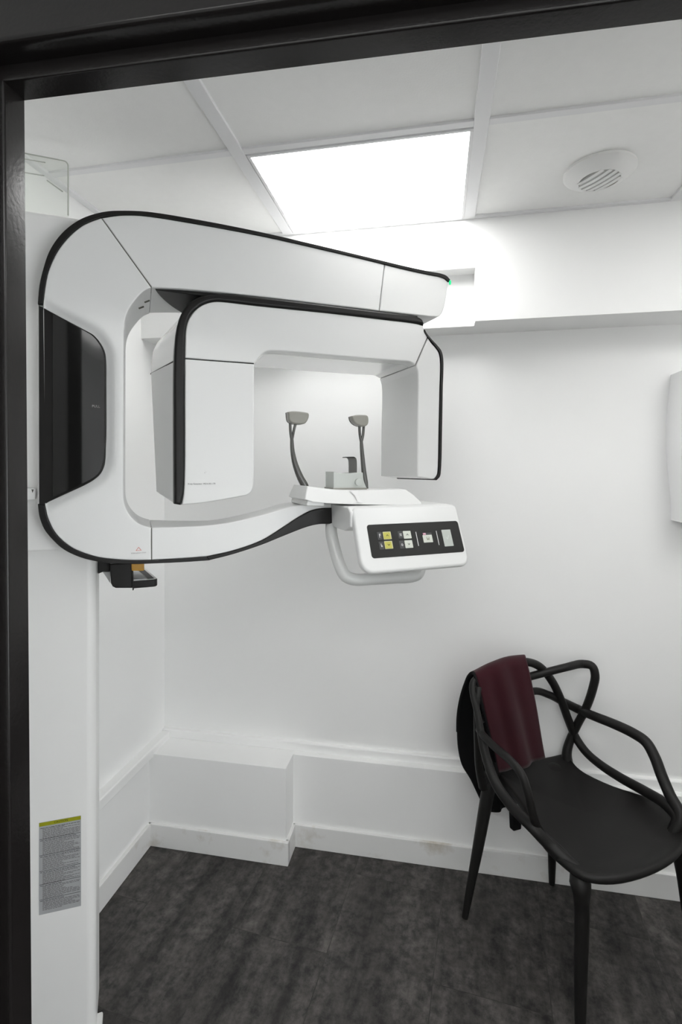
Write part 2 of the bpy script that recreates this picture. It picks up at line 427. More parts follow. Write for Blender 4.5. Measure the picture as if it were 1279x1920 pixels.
# front wall of the room around the doorway, and the hall behind the camera
DA = RAD(1.93)
D = Frame((-0.5736, 0.600, 0), DA)
bm = bmesh.new()
add_box(bm, XL - 0.1, -0.64, 0.565, 0.62, 0, HC + 0.05)
add_box(bm, 0.86, XR + 0.1, 0.60, 0.655, 0, HC + 0.05)
add_box(bm, -0.64, 0.86, 0.585, 0.635, 2.12, HC + 0.05)
struct(link('wall_front', bm, WALL, smooth=False))
struct(boxobj('wall_hall', -2.5, 2.5, -1.6, -1.5, 0, 2.6, WALL))
bm = bmesh.new(); add_box(bm, -2.5, -2.4, -1.5, 0.62, 0, 2.6); add_box(bm, 2.4, 2.5, -1.5, 0.62, 0, 2.6)
add_box(bm, -2.4, XL - 0.1, 0.56, 0.62, 0, 2.6); add_box(bm, XR + 0.1, 2.4, 0.56, 0.62, 0, 2.6)
struct(link('wall_hall_side', bm, WALL, smooth=False))
bm = bmesh.new(); add_box(bm, -2.5, 2.5, -1.6, 0.66, HC + 0.05, HC + 0.1); struct(link('ceiling_hall', bm, CEILM, smooth=False))

# black painted door frame: jamb with a stop, head with a stop
door = struct(empty('door_1', D.o, DA))
def dl(px, py, y): return D.pick(px, py, y=y)
j0 = dl(13, 300, 0.0).x; W = 1.30
hst, hfr = 2.034, 2.055
def jamb(name, sx, x_edge):
    bm = bmesh.new()
    lean = 0.0088
    prof = [(-0.115, -0.045), (-0.062, -0.045), (-0.0555, -0.0365), (-0.030, -0.0365), (-0.0235, -0.0325), (-0.021, -0.0255), (-0.021, -0.001), (-0.003, 0), (0, 0.003), (0, 0.0365), (-0.0035, 0.04), (-0.115, 0.04)]
    V = []
    for h in (0.0, hfr + 0.15):
        off = lean * (h - 1.5) * -1
        V.append([bm.verts.new((x_edge + sx * (p[0]) + (off if sx > 0 else -off), p[1], h)) for p in prof])
    n = len(prof)
    for i in range(n): bm.faces.new((V[0][i], V[0][(i + 1) % n], V[1][(i + 1) % n], V[1][i]))
    bm.faces.new(V[0]); bm.faces.new(V[1])
    bmesh.ops.recalc_face_normals(bm, faces=bm.faces)
    return link(name, bm, FRAMEM, door, angle=50)
jamb('jamb', 1, j0)
jamb('jamb', -1, j0 + W)
bm = bmesh.new()
prof = [(-0.045, hfr + 0.19), (-0.045, hfr + 0.062), (-0.0365, hfr + 0.052), (-0.0365, hfr + 0.006), (-0.0325, hfr + 0.001), (-0.0245, hfr), (-0.001, hfr), (0, hst + 0.003), (0.003, hst), (0.0365, hst), (0.04, hst + 0.0035), (0.04, hfr + 0.19)]
V = [[bm.verts.new((x, p[0], p[1])) for p in prof] for x in (j0 - 0.115, j0 + W + 0.115)]
n = len(prof)
for i in range(n): bm.faces.new((V[0][i], V[0][(i + 1) % n], V[1][(i + 1) % n], V[1][i]))
bm.faces.new(V[0]); bm.faces.new(V[1]); bmesh.ops.recalc_face_normals(bm, faces=bm.faces)
link('head', bm, FRAMEM, door, angle=50)

# ================================================================== CEILING LIGHT
def ceiling_light(x0, x1, y0, y1, z, dm, label):
    t = empty('ceiling_light', ((x0 + x1) / 2, (y0 + y1) / 2, z))
    hx, hy = (x1 - x0) / 2, (y1 - y0) / 2
    bm = bmesh.new()
    f = 0.009
    for a in ((-hx - f, hx + f, -hy - f, -hy), (-hx - f, hx + f, hy, hy + f * .3), (-hx - f, -hx, -hy, hy), (hx, hx + f, -hy, hy)):
        add_box(bm, a[0], a[1], a[2], a[3], -0.0015, 0.02, 0.0008, 1)
    link('frame', bm, TBAR, t)
    boxobj('diffuser', -hx, hx, -hy, hy, 0.001, 0.012, dm, t)
    return tag(t, label, 'ceiling light')
ceiling_light(-0.512, 0.085, 1.350, SF - 0.012, HC, DIFF, 'bright square ceiling light panel set in the tile grid, lit white')
ceiling_light(0.797, 1.392, 0.747, 1.303, HC, SIDE_FILL, 'added fill light panel, out of view in the ceiling over the right end of the room')  # extra panel added to brighten the room, out of view
ceiling_light(-0.9, 0.9, -1.05, -0.45, HC + 0.02, HALL_FILL, 'long lit ceiling panel in the hallway, unseen and added as fill light')  # unseen hall panel, added for fill from behind the camera
# glowing window added out of view in the hall's right-hand wall, as fill light
fill_win = struct(empty('fill_window_1', (2.4, -0.55, 0.08)))
boxobj('pane', -0.02, -0.012, -0.85, 0.85, 0.05, 1.62, FILL_PANE, fill_win)
bm = bmesh.new()
for q in ((-0.9, 0.9, 0, 0.05), (-0.9, 0.9, 1.62, 1.67), (-0.9, -0.85, 0.05, 1.62), (0.85, 0.9, 0.05, 1.62), (-0.025, 0.025, 0.05, 1.62)): add_box(bm, -0.04, 0.0, q[0], q[1], q[2], q[3])
link('fill_window_frame', bm, TBAR, fill_win, smooth=False)

# ================================================================== CEILING VENT
vc = ROOM.pick(1124, 323, z=HC)
vent = tag(empty('ceiling_vent', (vc.x, vc.y, HC), RAD(0)), 'round white domed ceiling vent with slanted slots', 'vent')
bm = bmesh.new()
R0 = 0.098
prof = [(0.0, 0.0075), (R0 * 0.97, 0.0075), (R0, 0.004), (R0, -0.002), (R0 * 0.96, -0.0065), (R0 * 0.86, -0.013), (R0 * 0.72, -0.020), (R0 * 0.60, -0.025), (R0 * .565, -0.0245), (R0 * .56, -0.012), (0, -0.012)]
NS = 56; rings = []
for r, z in prof:
    rings.append([bm.verts.new((max(r, 1e-4) * math.cos(2 * math.pi * k / NS), max(r, 1e-4) * math.sin(2 * math.pi * k / NS), z)) for k in range(NS)])
for i in range(len(rings) - 1):
    for k in range(NS): 
        f = bm.faces.new((rings[i][k], rings[i][(k + 1) % NS], rings[i + 1][(k + 1) % NS], rings[i + 1][k]))
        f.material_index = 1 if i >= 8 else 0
bmesh.ops.recalc_face_normals(bm, faces=bm.faces)
link('dome', bm, [PLASTM, GRILLE], vent)
va = RAD(36); ca, sa = math.cos(va), math.sin(va)
for k in range(-2, 3):
    q = k * 0.0195; hl = math.sqrt(max((R0 * 0.575) ** 2 - q * q, 1e-6))
    bm = bmesh.new()
    path = []
    for i in range(9):
        t = -1 + 2 * i / 8; r2 = math.hypot(q, t * hl) / (R0 * .6)
        path.append((q, t * hl, -0.0255 - 0.004 * (1 - r2 * r2)))
    for i in range(8):
        for (wa, wb) in ((-0.0062, 0.0062),):
            a, b = path[i], path[i + 1]
            pts = [(a[0] + wa, a[1], a[2]), (a[0] + wb, a[1], a[2]), (b[0] + wb, b[1], b[2]), (b[0] + wa, b[1], b[2])]
            lo = [bm.verts.new((x * ca - y * sa, x * sa + y * ca, z)) for x, y, z in pts]
            hi = [bm.verts.new((x * ca - y * sa, x * sa + y * ca, z + 0.012)) for x, y, z in pts]
            bm.faces.new(lo); bm.faces.new(hi[::-1])
            for j in range(4): bm.faces.new((lo[j], lo[(j + 1) % 4], hi[(j + 1) % 4], hi[j]))
    bmesh.ops.remove_doubles(bm, verts=bm.verts, dist=1e-5); bmesh.ops.recalc_face_normals(bm, faces=bm.faces)
    link('slat', bm, PLASTM, vent)

# ================================================================== WALL UNIT AT THE RIGHT EDGE
wx0, wx1, wz0, wz1 = 0.812, 1.13, 1.318, 1.838
t = empty('towel_dispenser', ((wx0 + wx1) / 2, YB, wz0))
bm = bmesh.new()
def wu(a, w, b): return ((a - (wx0 + wx1) / 2), w - YB, b - wz0)
ol = []
for i in range(13):
    s = i / 12; ol.append((wx0 + 0.012 - 0.016 * math.sin(math.pi * min(1, s * 1.15)) ** 1.0 + 0.0 * s, wz1 - (wz1 - wz0) * s))
ol = [(x if z > wz0 + .02 else x, z) for x, z in ol]
full = ol + [(wx1, wz0)] + [(wx1, wz1)]
slab(bm, full, YB - 0.125, YB, bf=0.018, bb=0.001, seg=5, mp=wu)
link('cover', bm, WHITEP, t)
boxobj('outlet', -0.10, 0.10, -0.10, -0.03, -0.006, 0.004, GREYP, t, 0.002)
tag(t, 'white curved dispenser on the back wall at the right edge', 'dispenser')

# ================================================================== PANORAMIC X-RAY MACHINE
th = RAD(68)
mo = ground(-0.7137, 1.2); mu = ground(math.sin(th), math.cos(th)); MA = math.atan2(mu.y, mu.x)
M = Frame(mo, MA)
mach = tag(empty('dental_xray_machine', mo, MA), 'large white C-shaped dental x-ray machine with black edge trim on a floor column', 'x-ray machine')
def mp2(pts, y): return [(lambda v: (v.x, v.z))(M.pick(p[0], p[1], y=y)) for p in pts]
def runs(pts, y, sub=5):
    """outline traced on the plane y; a third item marks a sharp corner"""
    n = len(pts); cor = [i for i, p in enumerate(pts) if len(p) > 2]
    Q = [Vector((a, b, 0)) for a, b in mp2(pts, y)]
    if not cor: 
        cor = [0]
    out = []
    for k, c in enumerate(cor):
        e = cor[(k + 1) % len(cor)]
        idx = [c]; i = c
        while True:
            i = (i + 1) % n; idx.append(i)
            if i == e: break
        seg = crspline([Q[i] for i in idx], sub)
        out += [(p.x, p.y) for p in seg[:-1]]
    return out
def open_run(pts, y, sub=5):
    return [(p.x, p.y) for p in crspline([Vector((a, b, 0)) for a, b in mp2(pts, y)], sub)]

R_OUT = [(71, 570), (74, 536), (80, 509), (92, 473), (109, 446), (129, 426), (152, 411), (176, 402), (203, 396.5), (235, 395.5), (266, 396.5), (297, 400), (352, 409), (420, 421.5), (500, 438), (600, 461), (700, 485), (762, 500), (806, 509.5), (826, 513), (837, 517.5), (844, 525)]
R_IN = [(80.5, 570), (84, 540), (90, 510), (102, 481), (113, 463), (125, 448), (140, 433.5), (156, 422), (172, 414.5), (188, 409), (219, 404), (240, 403), (266, 404), (297, 408), (352, 417), (420, 429), (500, 444.5), (600, 467), (700, 490.5), (762, 506), (806, 515.5), (824, 519), (834, 523), (841, 529)]
B_OUT = [(71, 945), (74, 968), (82, 990), (91, 1003), (102, 1015), (114, 1026), (129, 1035.5), (156, 1046.5), (188, 1053.5), (219, 1056.5), (254, 1057.5), (284, 1056.5), (340, 1054), (393, 1050.5)]
B_IN = [(84, 948), (89, 970), (100, 994), (110, 1007), (121, 1017), (135, 1027), (152, 1035), (170, 1041), (188, 1045.5), (227, 1049.5), (256, 1050.5), (284, 1050), (340, 1047), (387, 1043.5)]

DEP = 0.24
def dep(x, z):                                     # the arm gets shallower towards its tip
    return DEP if x < 0.25 else max(0.125, DEP - (x - 0.25) * 0.135)
# ---- main shell (the upright of the C)
seamT, seamTi = (190, 408.5), (283.5, 539)
k_in = [i for i, p in enumerate(R_IN) if p[0] < 190]
body = [(80.5, 570, 1)] + R_IN[1:len(k_in)] + [(190, 408.5, 1), (283.5, 539, 1), (269, 546), (252, 564), (240, 582), (234, 599), (232, 620, 1), (231, 905, 1), (233, 943), (242, 964), (258, 980), (272, 986.5), (283.6, 989.6, 1), (283.9, 1050, 1)] + [p for p in reversed(B_IN) if p[0] < 270] 
body[-1] = (body[-1][0], body[-1][1], 1)
cov = [(71, 570, 1), (79.5, 574.5), (97.5, 585), (130, 602.5), (160, 618.5), (176, 628), (188, 642), (196, 657), (198.6, 675), (199, 717), (199, 817), (198, 840), (197.3, 860), (195, 874), (188, 888.5), (176, 899.5), (160, 909), (130, 923), (97.5, 938), (86, 944), (80, 950), (72, 951, 1)]
COVP = clean(runs(cov, 0.0, 5))
def cover_dist(x, z):                                # distance from the cover's outline, 0 inside it
    q = Vector((x, z)); c = False; best = 9.0
    for i in range(len(COVP)):
        a, b = COVP[i - 1], COVP[i]
        if (a.y > z) != (b.y > z) and x < (b.x - a.x) * (z - a.y) / (b.y - a.y) + a.x: c = not c
        ab = b - a; t = max(0, min(1, (q - a).dot(ab) / ab.length_squared)); best = min(best, (q - a - ab * t).length)
    return 0.0 if c else best
def cove(x, z):                                      # shell dips in a cove round the cover
    d = cover_dist(x, z); k = max(0.0, 1 - d / 0.026)
    return 0.012 * k * k * (3 - 2 * k)
body_shell = slabobj('body_shell', runs(body, 0, 5), 0.0, DEP, PLAST, mach, bf=0.003, bb=0.008, seg=3, relief=cove, step=0.007)
# ---- upper arm
ua = [(191, 408.3, 1)] + [p for p in R_IN if 191 < p[0] < 715] + [(721, 496, 1), (711, 582.3, 1), (600, 569), (500, 557), (400, 546.5), (330, 540.5), (300, 539), (284.8, 538.6, 1)]
upper = slabobj('upper_arm', runs(ua, 0, 5), 0.0, dep, PLAST, mach, bf=0.0035, bb=0.012, seg=3)
tip = [(722.2, 496.3, 1)] + [p for p in R_IN if p[0] > 730 and p[0] < 840] + [(840.5, 529, 1), (836, 563), (831.5, 581), (824.5, 592.5), (812, 593.8), (789, 591.5), (750, 587), (712.2, 582.5, 1)]
arm_tip = slabobj('arm_tip', runs(tip, 0, 5), 0.0, dep, PLAST, mach, bf=0.0035, bb=0.012, seg=3)
# dark cover on the arm's underside
uz = M.pick(500, 557, y=0).z
x0u = M.pick(291, 541, y=0).x; x1u = M.pick(776, 592, y=0).x
def hor(z0): return lambda a, w, b: (a, b, z0 + w)
und = []
for i in range(9):
    s = i / 8; und.append((x0u + 0.045 * s + 0.05 * s ** 2, 0.012 + 0.20 * s))
for i in range(9):
    s = 1 - i / 8; und.append((x1u + 0.02 - 0.075 * s + 0.02 * s * s, 0.012 + (0.12) * s))
slabobj('underside_cover', und, -0.0145, 0.012, BLACK, upper, bf=0.003, bb=0.001, mp=hor(uz))
bm = bmesh.new()                                    # slots in the fillet
for (px, py) in ((276, 563), (265, 574.5)):
    p = M.pick(px, py, y=0.05)
    a = Vector((p.x, 0.06, p.z))
    tube(bm, [a + Vector((-0.006, 0, -0.0032)), a + Vector((0.006, 0, 0.0032))], 0.0022, seg=8, spline=False)
link('vent_slot', bm, SEAM, body_shell)

# ---- black trim round the outside of the C
tri = open_run(R_OUT, 0, 5) + open_run(R_IN, 0, 5)[::-1]
slabobj('edge_trim', tri, -0.003, dep, BLACK, mach, bf=0.002, bb=0.004, seg=2)
trl = open_run(B_OUT, 0, 5) + open_run(B_IN, 0, 5)[::-1]
slabobj('edge_trim', trl, -0.003, DEP, BLACK, mach, bf=0.002, bb=0.004, seg=2)
# left edge strip behind the cover
ls = mp2([(70, 568), (84, 568), (84, 950), (70, 950)], 0.01)
slabobj('edge_strip', ls, 0.012, DEP, PLASTM, mach, bf=0.003, bb=0.004, seg=2)
# ---- green status lamp at the tip
g = M.pick(843.5, 527.5, y=0.0)
bm = bmesh.new(); tube(bm, [(g.x - 0.004, 0.001, g.z + 0.006), (g.x + 0.0005, 0.0, g.z - 0.001), (g.x + 0.0015, 0.001, g.z - 0.010)], [0.0028, 0.0042, 0.003], seg=10)
link('status_lamp', bm, LEDG, arm_tip)['label'] = 'small glowing green status lamp'

# ---- lower arm
LDEP = 0.13
la = [(284.5, 989, 1), (336, 988), (401, 984), (449, 976), (505, 962), (547, 949.5), (580, 945), (600, 944), (622, 944, 1), (622, 952.5, 1), (604, 953), (584, 957), (564, 967), (533, 987), (491, 1013), (438, 1032), (387, 1043.5, 1), (340, 1047), (284.8, 1050, 1)]
def ldep(x, z): return DEP - 0.02 if x < 0.26 else max(LDEP, DEP - 0.02 - (x - 0.26) * 0.6)
lower = slabobj('lower_arm', runs(la, 0, 5), 0.0, ldep, PLAST, mach, bf=0.003, bb=0.012, seg=3)
bt = [(387, 1043.5, 1), (438, 1032), (491, 1013), (533, 987), (564, 967), (584, 957), (604, 953), (622, 952.3, 1), (623, 982.5, 1), (598, 983), (576, 988), (533, 1004.5), (491, 1021.5), (438, 1039), (393, 1050.5, 1)]
slabobj('lower_trim', runs(bt, 0, 5), -0.001, LDEP, BLACK, mach, bf=0.003, bb=0.006, seg=3)

# ---- black side cover with its glossy pane
x97 = M.pick(97.5, 760, y=-0.01).x
def cw(x, z): return -0.003 + max(0.0, (x97 - x)) * 0.2
cover = slabobj('side_cover', runs(cov, -0.004, 5), cw, 0.02, BLACK, mach, bf=0.004, bb=0.001, seg=3)
pane = [(98.5, 588, 1), (130, 605), (158, 620), (174, 630), (185.5, 644), (193, 659), (195.5, 676), (193.5, 720), (193.5, 815), (195, 845), (194, 858), (191.5, 871), (185.5, 885.5), (174, 896), (158, 905), (130, 918.5), (98.5, 933, 1)]
def pw(x, z): return -0.0068 - 0.003 * math.sin(math.pi * min(max((x - x97) / 0.11, 0), 1))
bm = bmesh.new()                                    # bowed glossy pane: strips across its width
pl = clean(runs(pane, -0.012, 6)); zs = [q.y for q in pl]
xmax = max(q.x for q in pl); xmin = min(q.x for q in pl)
def span(x):                                        # lower and upper edge of the pane at x
    zz = []
    for i in range(len(pl)):
        a, b = pl[i - 1], pl[i]
        if (a.x - x) * (b.x - x) <= 0 and abs(a.x - b.x) > 1e-9:
            zz.append(a.y + (b.y - a.y) * (x - a.x) / (b.x - a.x))
    return min(zz), max(zz)
NXP = 26; cols = []
for i in range(NXP + 1):
    x = xmin + 1e-4 + (xmax - xmin - 2e-4) * (1 - (1 - i / NXP) ** 1.6)
    lo, hi = span(x); cols.append([bm.verts.new((x, pw(x, 0), lo + (hi - lo) * j / 8)) for j in range(9)])
for i in range(NXP):
    for j in range(8): bm.faces.new((cols[i][j], cols[i + 1][j], cols[i + 1][j + 1], cols[i][j + 1]))
ex = bmesh.ops.extrude_face_region(bm, geom=list(bm.faces))
for v in [e for e in ex['geom'] if isinstance(e, bmesh.types.BMVert)]: v.co.y = 0.001
bmesh.ops.recalc_face_normals(bm, faces=bm.faces)
link('gloss_pane', bm, BLACKG, cover, angle=50)
pc = M.pick(172, 761, y=-0.016)
sc_ = M.pick(186, 764, y=-0.016).x - pc.x
bm = text_bm('PULL', 0.0085, lambda u, v: (pc.x + u * 0.95, -0.0102, pc.z + v - u * 0.02))
link('lettering', bm, GINK, cover, smooth=False)

# warning triangle under the shell's corner
wc = M.pick(260, 1030, y=0)
bm = bmesh.new()
for i in range(3):
    a0 = math.pi / 2 + i * 2 * math.pi / 3; a1 = a0 + 2 * math.pi / 3
    q = [(r * math.cos(a), r * math.sin(a)) for r, a in ((0.0075, a0), (0.0075, a1), (0.0056, a1), (0.0056, a0))]
    bm.faces.new([bm.verts.new((wc.x + u * 1.05, -0.0008, wc.z + v * 0.82)) for u, v in q])
link('warning_mark', bm, RINK, body_shell, smooth=False)['label'] = 'red triangle printed outline'
bm = text_bm('EMERGENCY STOP', 0.0042, lambda u, v: (wc.x + u, -0.0008, wc.z - 0.0092 + v), align='CENTER')
link('lettering', bm, GINK, body_shell, smooth=False)

# ---- rotating gantry hanging from the upper arm
gout = [(326.5, 945), (326, 850), (326, 700), (327.5, 650), (331, 618), (336, 597), (346, 578), (358, 565), (374, 556.5), (395, 552), (420, 550)]
gin = [(339, 947), (344.5, 925), (346.5, 876), (346.8, 700), (347.5, 640), (349, 617), (353, 601), (362, 586), (375, 574.5), (391, 567.5), (406, 565.3), (420, 566)]
gtop_o = [(480, 556.2), (618, 572.3), (720, 585.2), (779, 593), (791, 598.5), (795, 606)]
gtop_i = [(480, 573), (618, 587.2), (720, 599.2), (779, 606.5), (788, 608), (794, 610.5)]
gt = open_run(gout + gtop_o, 0.0, 5) + open_run(gin + gtop_i, 0.0, 5)[::-1]
slabobj('gantry_trim', gt, -0.004, 0.045, BLACK, mach, bf=0.008, bb=0.004, seg=4)
gr_o = [(796, 618), (800, 625.5), (809, 636.5), (820, 648.5), (827, 658), (830.5, 672), (829.5, 735), (828.5, 800), (826, 885), (824, 894), (818, 900.5)]
gr_i = [(795.5, 622), (799, 629), (807, 639), (817, 651), (823.2, 660), (826.3, 673), (825.3, 735), (824, 800), (821.8, 884), (820.2, 891), (815, 897.5)]
slabobj('gantry_trim', open_run(gr_o, 0.0, 5) + open_run(gr_i, 0.0, 5)[::-1], -0.003, 0.26, BLACK, mach, bf=0.001, bb=0.002, seg=2)

XGL = M.pick(326, 800, y=0).x
def gflare(x, z):                                   # the tube housing widens towards its back
    k = max(0.0, 1 - (x - XGL) / 0.19)
    if z < 1.452: k *= 1 - 0.4 * min(1, (1.452 - z) / 0.04) ** 2
    dz = 0.018 * max(0, min(1, (1.5 - z) / 0.09))
    if z > 1.86: k *= max(0.0, 1 - (z - 1.86) / 0.12) ** 0.6
    return (x - 0.051 * k, z + dz)
# bridge
gb = [(347, 671.2, 1), (347.5, 640), (349, 617), (353, 601), (362, 586), (375, 574.5), (391, 567.5), (406, 565.3), (420, 566), (480, 573), (618, 587.2), (720, 599.2), (779, 606.5), (794, 610.5, 1), (796, 622, 1), (802, 632, 1), (779, 684, 1), (769, 678.5), (750, 676.5), (719, 674.5), (618, 666), (509, 657.5), (497, 660), (487, 668), (481.5, 676.5, 1), (477, 681, 1)]
gbr = slabobj('gantry_bridge', runs(gb, 0, 5), 0.0, 0.045, PLAST, mach, bf=0.004, bb=0.002, seg=3)
# bridge shell behind the trim (its left side is the upper half of the tube housing)
gb2 = [(327, 671, 1), (328, 650), (331.5, 619), (336.5, 598), (346.5, 579), (358.5, 566), (374.5, 557.5), (395, 553), (420, 551), (480, 557.2), (618, 573.3), (720, 586.2), (779, 594), (790, 599, 1), (796, 622, 1), (802, 632, 1), (779, 684, 1), (769, 678.5), (750, 676.5), (719, 674.5), (618, 666), (509, 657.5), (497, 660), (487, 668), (481.5, 676.5, 1), (477, 681, 1)]
slabobj('gantry_shell', runs(gb2, 0, 5), 0.046, 0.26, PLASTG, mach, bf=0.001, bb=0.012, seg=4, back=gflare)
thead = [(347, 672.6, 1), (477, 682.3, 1), (476.8, 720), (476, 900), (474.5, 914), (470, 923.5), (462, 928.8), (450, 931.5), (407, 939.3), (375, 944), (341, 947, 1), (344.5, 925), (346.5, 876), (346.8, 760)]
slabobj('tube_head_face', runs(thead, 0, 5), 0.0, 0.045, PLAST, mach, bf=0.004, bb=0.002, seg=3)
th2 = [(327, 672.4, 1), (477, 682.3, 1), (476.8, 720), (476, 900), (474.5, 914), (470, 923.5), (462, 928.8), (450, 931.5), (407, 939.3), (341, 946.5), (329, 945.5), (327, 940, 1)]
thd = slabobj('tube_head', runs(th2, 0, 5), 0.046, 0.26, PLAST, mach, bf=0.001, bb=0.022, seg=5, back=gflare)
# dark gaskets in the seams
def gasket(name, pts, y0, y1, parent, back=None):
    slabobj(name, mp2(pts, 0), y0, y1, BLACK, parent, bf=0.0003, bb=0.0003, seg=1, back=back)
gasket('seam', [(340, 670.6), (476.5, 680.6), (476.5, 682.6), (340, 672.8)], 0.0015, 0.05, thd)
gasket('seam', [(326.6, 670.2), (345, 670.9), (345, 672.9), (326.6, 672.9)], 0.045, 0.255, thd, back=lambda x, z: (gflare(x, z)[0] - 0.0012, z))
slabobj('seam', mp2([(283, 990), (285, 990), (285, 1049), (283, 1049)], 0), 0.0012, 0.05, SEAM, body_shell, bf=0.0002, bb=0.0002, seg=1)
bm = bmesh.new(); slab(bm, mp2([(189, 409), (191.5, 409), (284.8, 537.8), (283.2, 538.6)], 0), 0.0012, 0.05, bf=0.0002, bb=0.0002, seg=1); 
link('seam', bm, SEAM, body_shell)
# sensor head
sh = [(803, 633, 1), (808, 641), (817.5, 652), (823.2, 661), (826, 674), (825.2, 735), (823.8, 800), (821.6, 884), (820, 891), (815, 897.3), (808, 898), (796, 896.5), (783, 894.5, 1), (783.3, 800), (784, 700), (780.5, 685.5, 1)]
shd = slabobj('sensor_head', runs(sh, 0, 5), 0.0, 0.262, PLASTG, mach, bf=0.005, bb=0.012, seg=4)
# small print on the tube head
lp = M.pick(352, 907.5, y=0)
lw = M.pick(391, 907, y=0).x - lp.x
bm = text_bm('X-ray Generator  MDX-001-170', 0.0058, lambda u, v: (lp.x + u * 0.92, -0.0006, lp.z + v * 1.0))
link('lettering', bm, INK, thd, smooth=False)
bm = bmesh.new(); q = M.pick(384, 886.5, y=0)
for du, dv, s in ((0, 0, 0.0011), (0.0035, 0.0022, 0.0006), (0.0012, 0.0045, 0.0005)):
    bm.faces.new([bm.verts.new((q.x + du + s * math.cos(a), -0.0006, q.z + dv + s * math.sin(a))) for a in (0, 1.26, 2.5, 3.77, 5.03)])
link('scuff_mark', bm, GINK, thd, smooth=False)

# ---- column, carriage, foot
CA = RAD(-7)
colx1 = M.pick(180, 1300, y=0.10).x
ctop = M.pick(150, 1080, y=0.1).z + 0.75
def colmap(a, w, b): return (a, w, b)
cpts = fillet([(-0.085, 0.118), (colx1, 0.10), (colx1 + 0.0, 0.245), (-0.085, 0.245)], [0.02, 0.022, 0.02, 0.02], 6)
column = slabobj('column', cpts, 0.012, 1.95, PLASTM, mach, bf=0.001, bb=0.001, seg=1, mp=lambda a, w, b: (a, b, w))
boxobj('base_plate', -0.085, colx1 + 0.014, 0.085, 0.155, 0.0, 0.014, PLASTM, mach, 0.004)
cz0, cz1 = M.pick(60, 1034, y=0.05).z, M.pick(100, 402, y=0.05).z
cp2 = fillet([(-0.098, 0.05), (0.125, 0.045), (0.125, 0.252), (-0.085, 0.252)], [0.03, 0.02, 0.02, 0.02], 6)
carriage = slabobj('carriage', cp2, cz0, cz1, PLASTM, mach, bf=0.006, bb=0.012, seg=4, mp=lambda a, w, b: (a, b, w))
# little white latch at the carriage
bm = bmesh.new()
h0 = M.pick(57, 938, y=0.04); h1 = M.pick(67, 915, y=0.04)
slab(bm, fillet([(h0.x - 0.012, h0.z), (h1.x, h0.z + 0.002), (h1.x + 0.001, h1.z), (h0.x - 0.012, h1.z)], 0.004), 0.028, 0.06, bf=0.003, bb=0.001)
hm = M.pick(61.5, 920.5, y=0.03)
slab(bm, [(hm.x - 0.0025, hm.z + 0.004), (hm.x + 0.0025, hm.z + 0.003), (hm.x - 0.0005, hm.z - 0.005)], 0.0274, 0.03, bf=0.0002, bb=0.0002, seg=1, mi=1)
link('latch', bm, [PLAST, SEAM], carriage)
# information label on the column: lime heading, silver field, rows of fine print
fy = lambda x: 0.118 + (0.10 - 0.118) * (x + 0.085) / (colx1 + 0.085) - 0.0004
def lab(px, py):
    n = Vector((-(0.10 - 0.118) / (colx1 + 0.085), 1, 0))
    return M.pick_plane(px, py, Vector((-0.085, 0.1176, 0)), n)
tl, tr, blc = lab(73, 1548), lab(152, 1524), lab(75, 1721)
lx0, lx1, lz1, lz0 = tl.x, tr.x, (tl.z + tr.z) / 2, (blc.z + lab(152, 1693).z) / 2
LW, LH = lx1 - lx0, lz1 - lz0
print('label', LW, LH, tl, tr, blc)
bm = bmesh.new()
def lq(u0, u1, v0, v1, mi, e):                        # u across 0..1, v down 0..1
    vs = []
    for u, v in ((u0, v1), (u1, v1), (u1, v0), (u0, v0)):
        x = lx0 + LW * u; vs.append(bm.verts.new((x, fy(x) - e, lz1 - LH * v)))
    f = bm.faces.new(vs); f.material_index = mi
lq(0, 1, 0, 1, 0, 0.0003); lq(0.005, 0.995, 0.002, 0.043, 1, 0.0005)
secs = [0.05, 0.185, 0.36, 0.53, 0.675, 0.84, 0.965]
for k in range(1, 6): lq(0.015, 0.985, secs[k] - 0.0035, secs[k] + 0.0012, 2, 0.0006)
for k in range(6):
    v = secs[k] + 0.012
    nrow = 0
    while v < secs[k + 1] - 0.008:
        ind = 0.03 if nrow == 0 else 0.085
        end = random.choice([0.55, 0.8, 0.93, 0.95, 0.96])
        u = ind
        while u < end:
            w = random.uniform(0.03, 0.11); lq(u, min(u + w, 0.97), v, v + 0.0052, 2 if nrow == 0 else 3, 0.0006); u += w + 0.014
        v += 0.0125; nrow += 1
bm = text_bm('CAUTION', LH * 0.030, lambda u, v: (lx0 + LW * 0.52 + u, fy(lx0 + LW * 0.5 + u) - 0.0008, lz1 - LH * 0.0225 + v), bm=bm, mi=2, align='CENTER')
link('information_label', bm, [SILVER, LIME, INK, mat('fine_print', (0.13, 0.12, 0.12), 0.6, 0.2, var=0.02)], column, smooth=False)['label'] = 'silver text label with lime green heading'

# ---- tray and emergency button under the shell
ty = 0.13
bm = bmesh.new()
a = [(205, 1058), (249, 1055), (249, 1103), (217, 1103), (211, 1100), (208, 1094)]
slab(bm, mp2(a, ty), ty, ty + 0.05, bf=0.004, bb=0.004)
link('tray_bracket', bm, BLACK, mach)
bm = bmesh.new(); slab(bm, mp2([(183, 1050), (206, 1052), (206, 1072), (194, 1072), (184, 1076)], ty + 0.03), ty + 0.03, ty + 0.07, bf=0.002, bb=0.002); link('tray_arm', bm, BLACK, mach)
bm = bmesh.new(); slab(bm, mp2([(193, 1073), (206, 1072), (207, 1094)], ty + 0.035), ty + 0.035, ty + 0.05, bf=0.001, bb=0.001); link('tray_gusset', bm, GREYP, mach)
p0 = M.pick(248, 1104, y=ty); p1 = M.pick(299, 1100, y=ty)
tz = p0.z
tx0, tx1 = p0.x, p1.x; tdep = 0.19
sl_ = tx1 - M.pick(274, 1062, y=ty + tdep).x
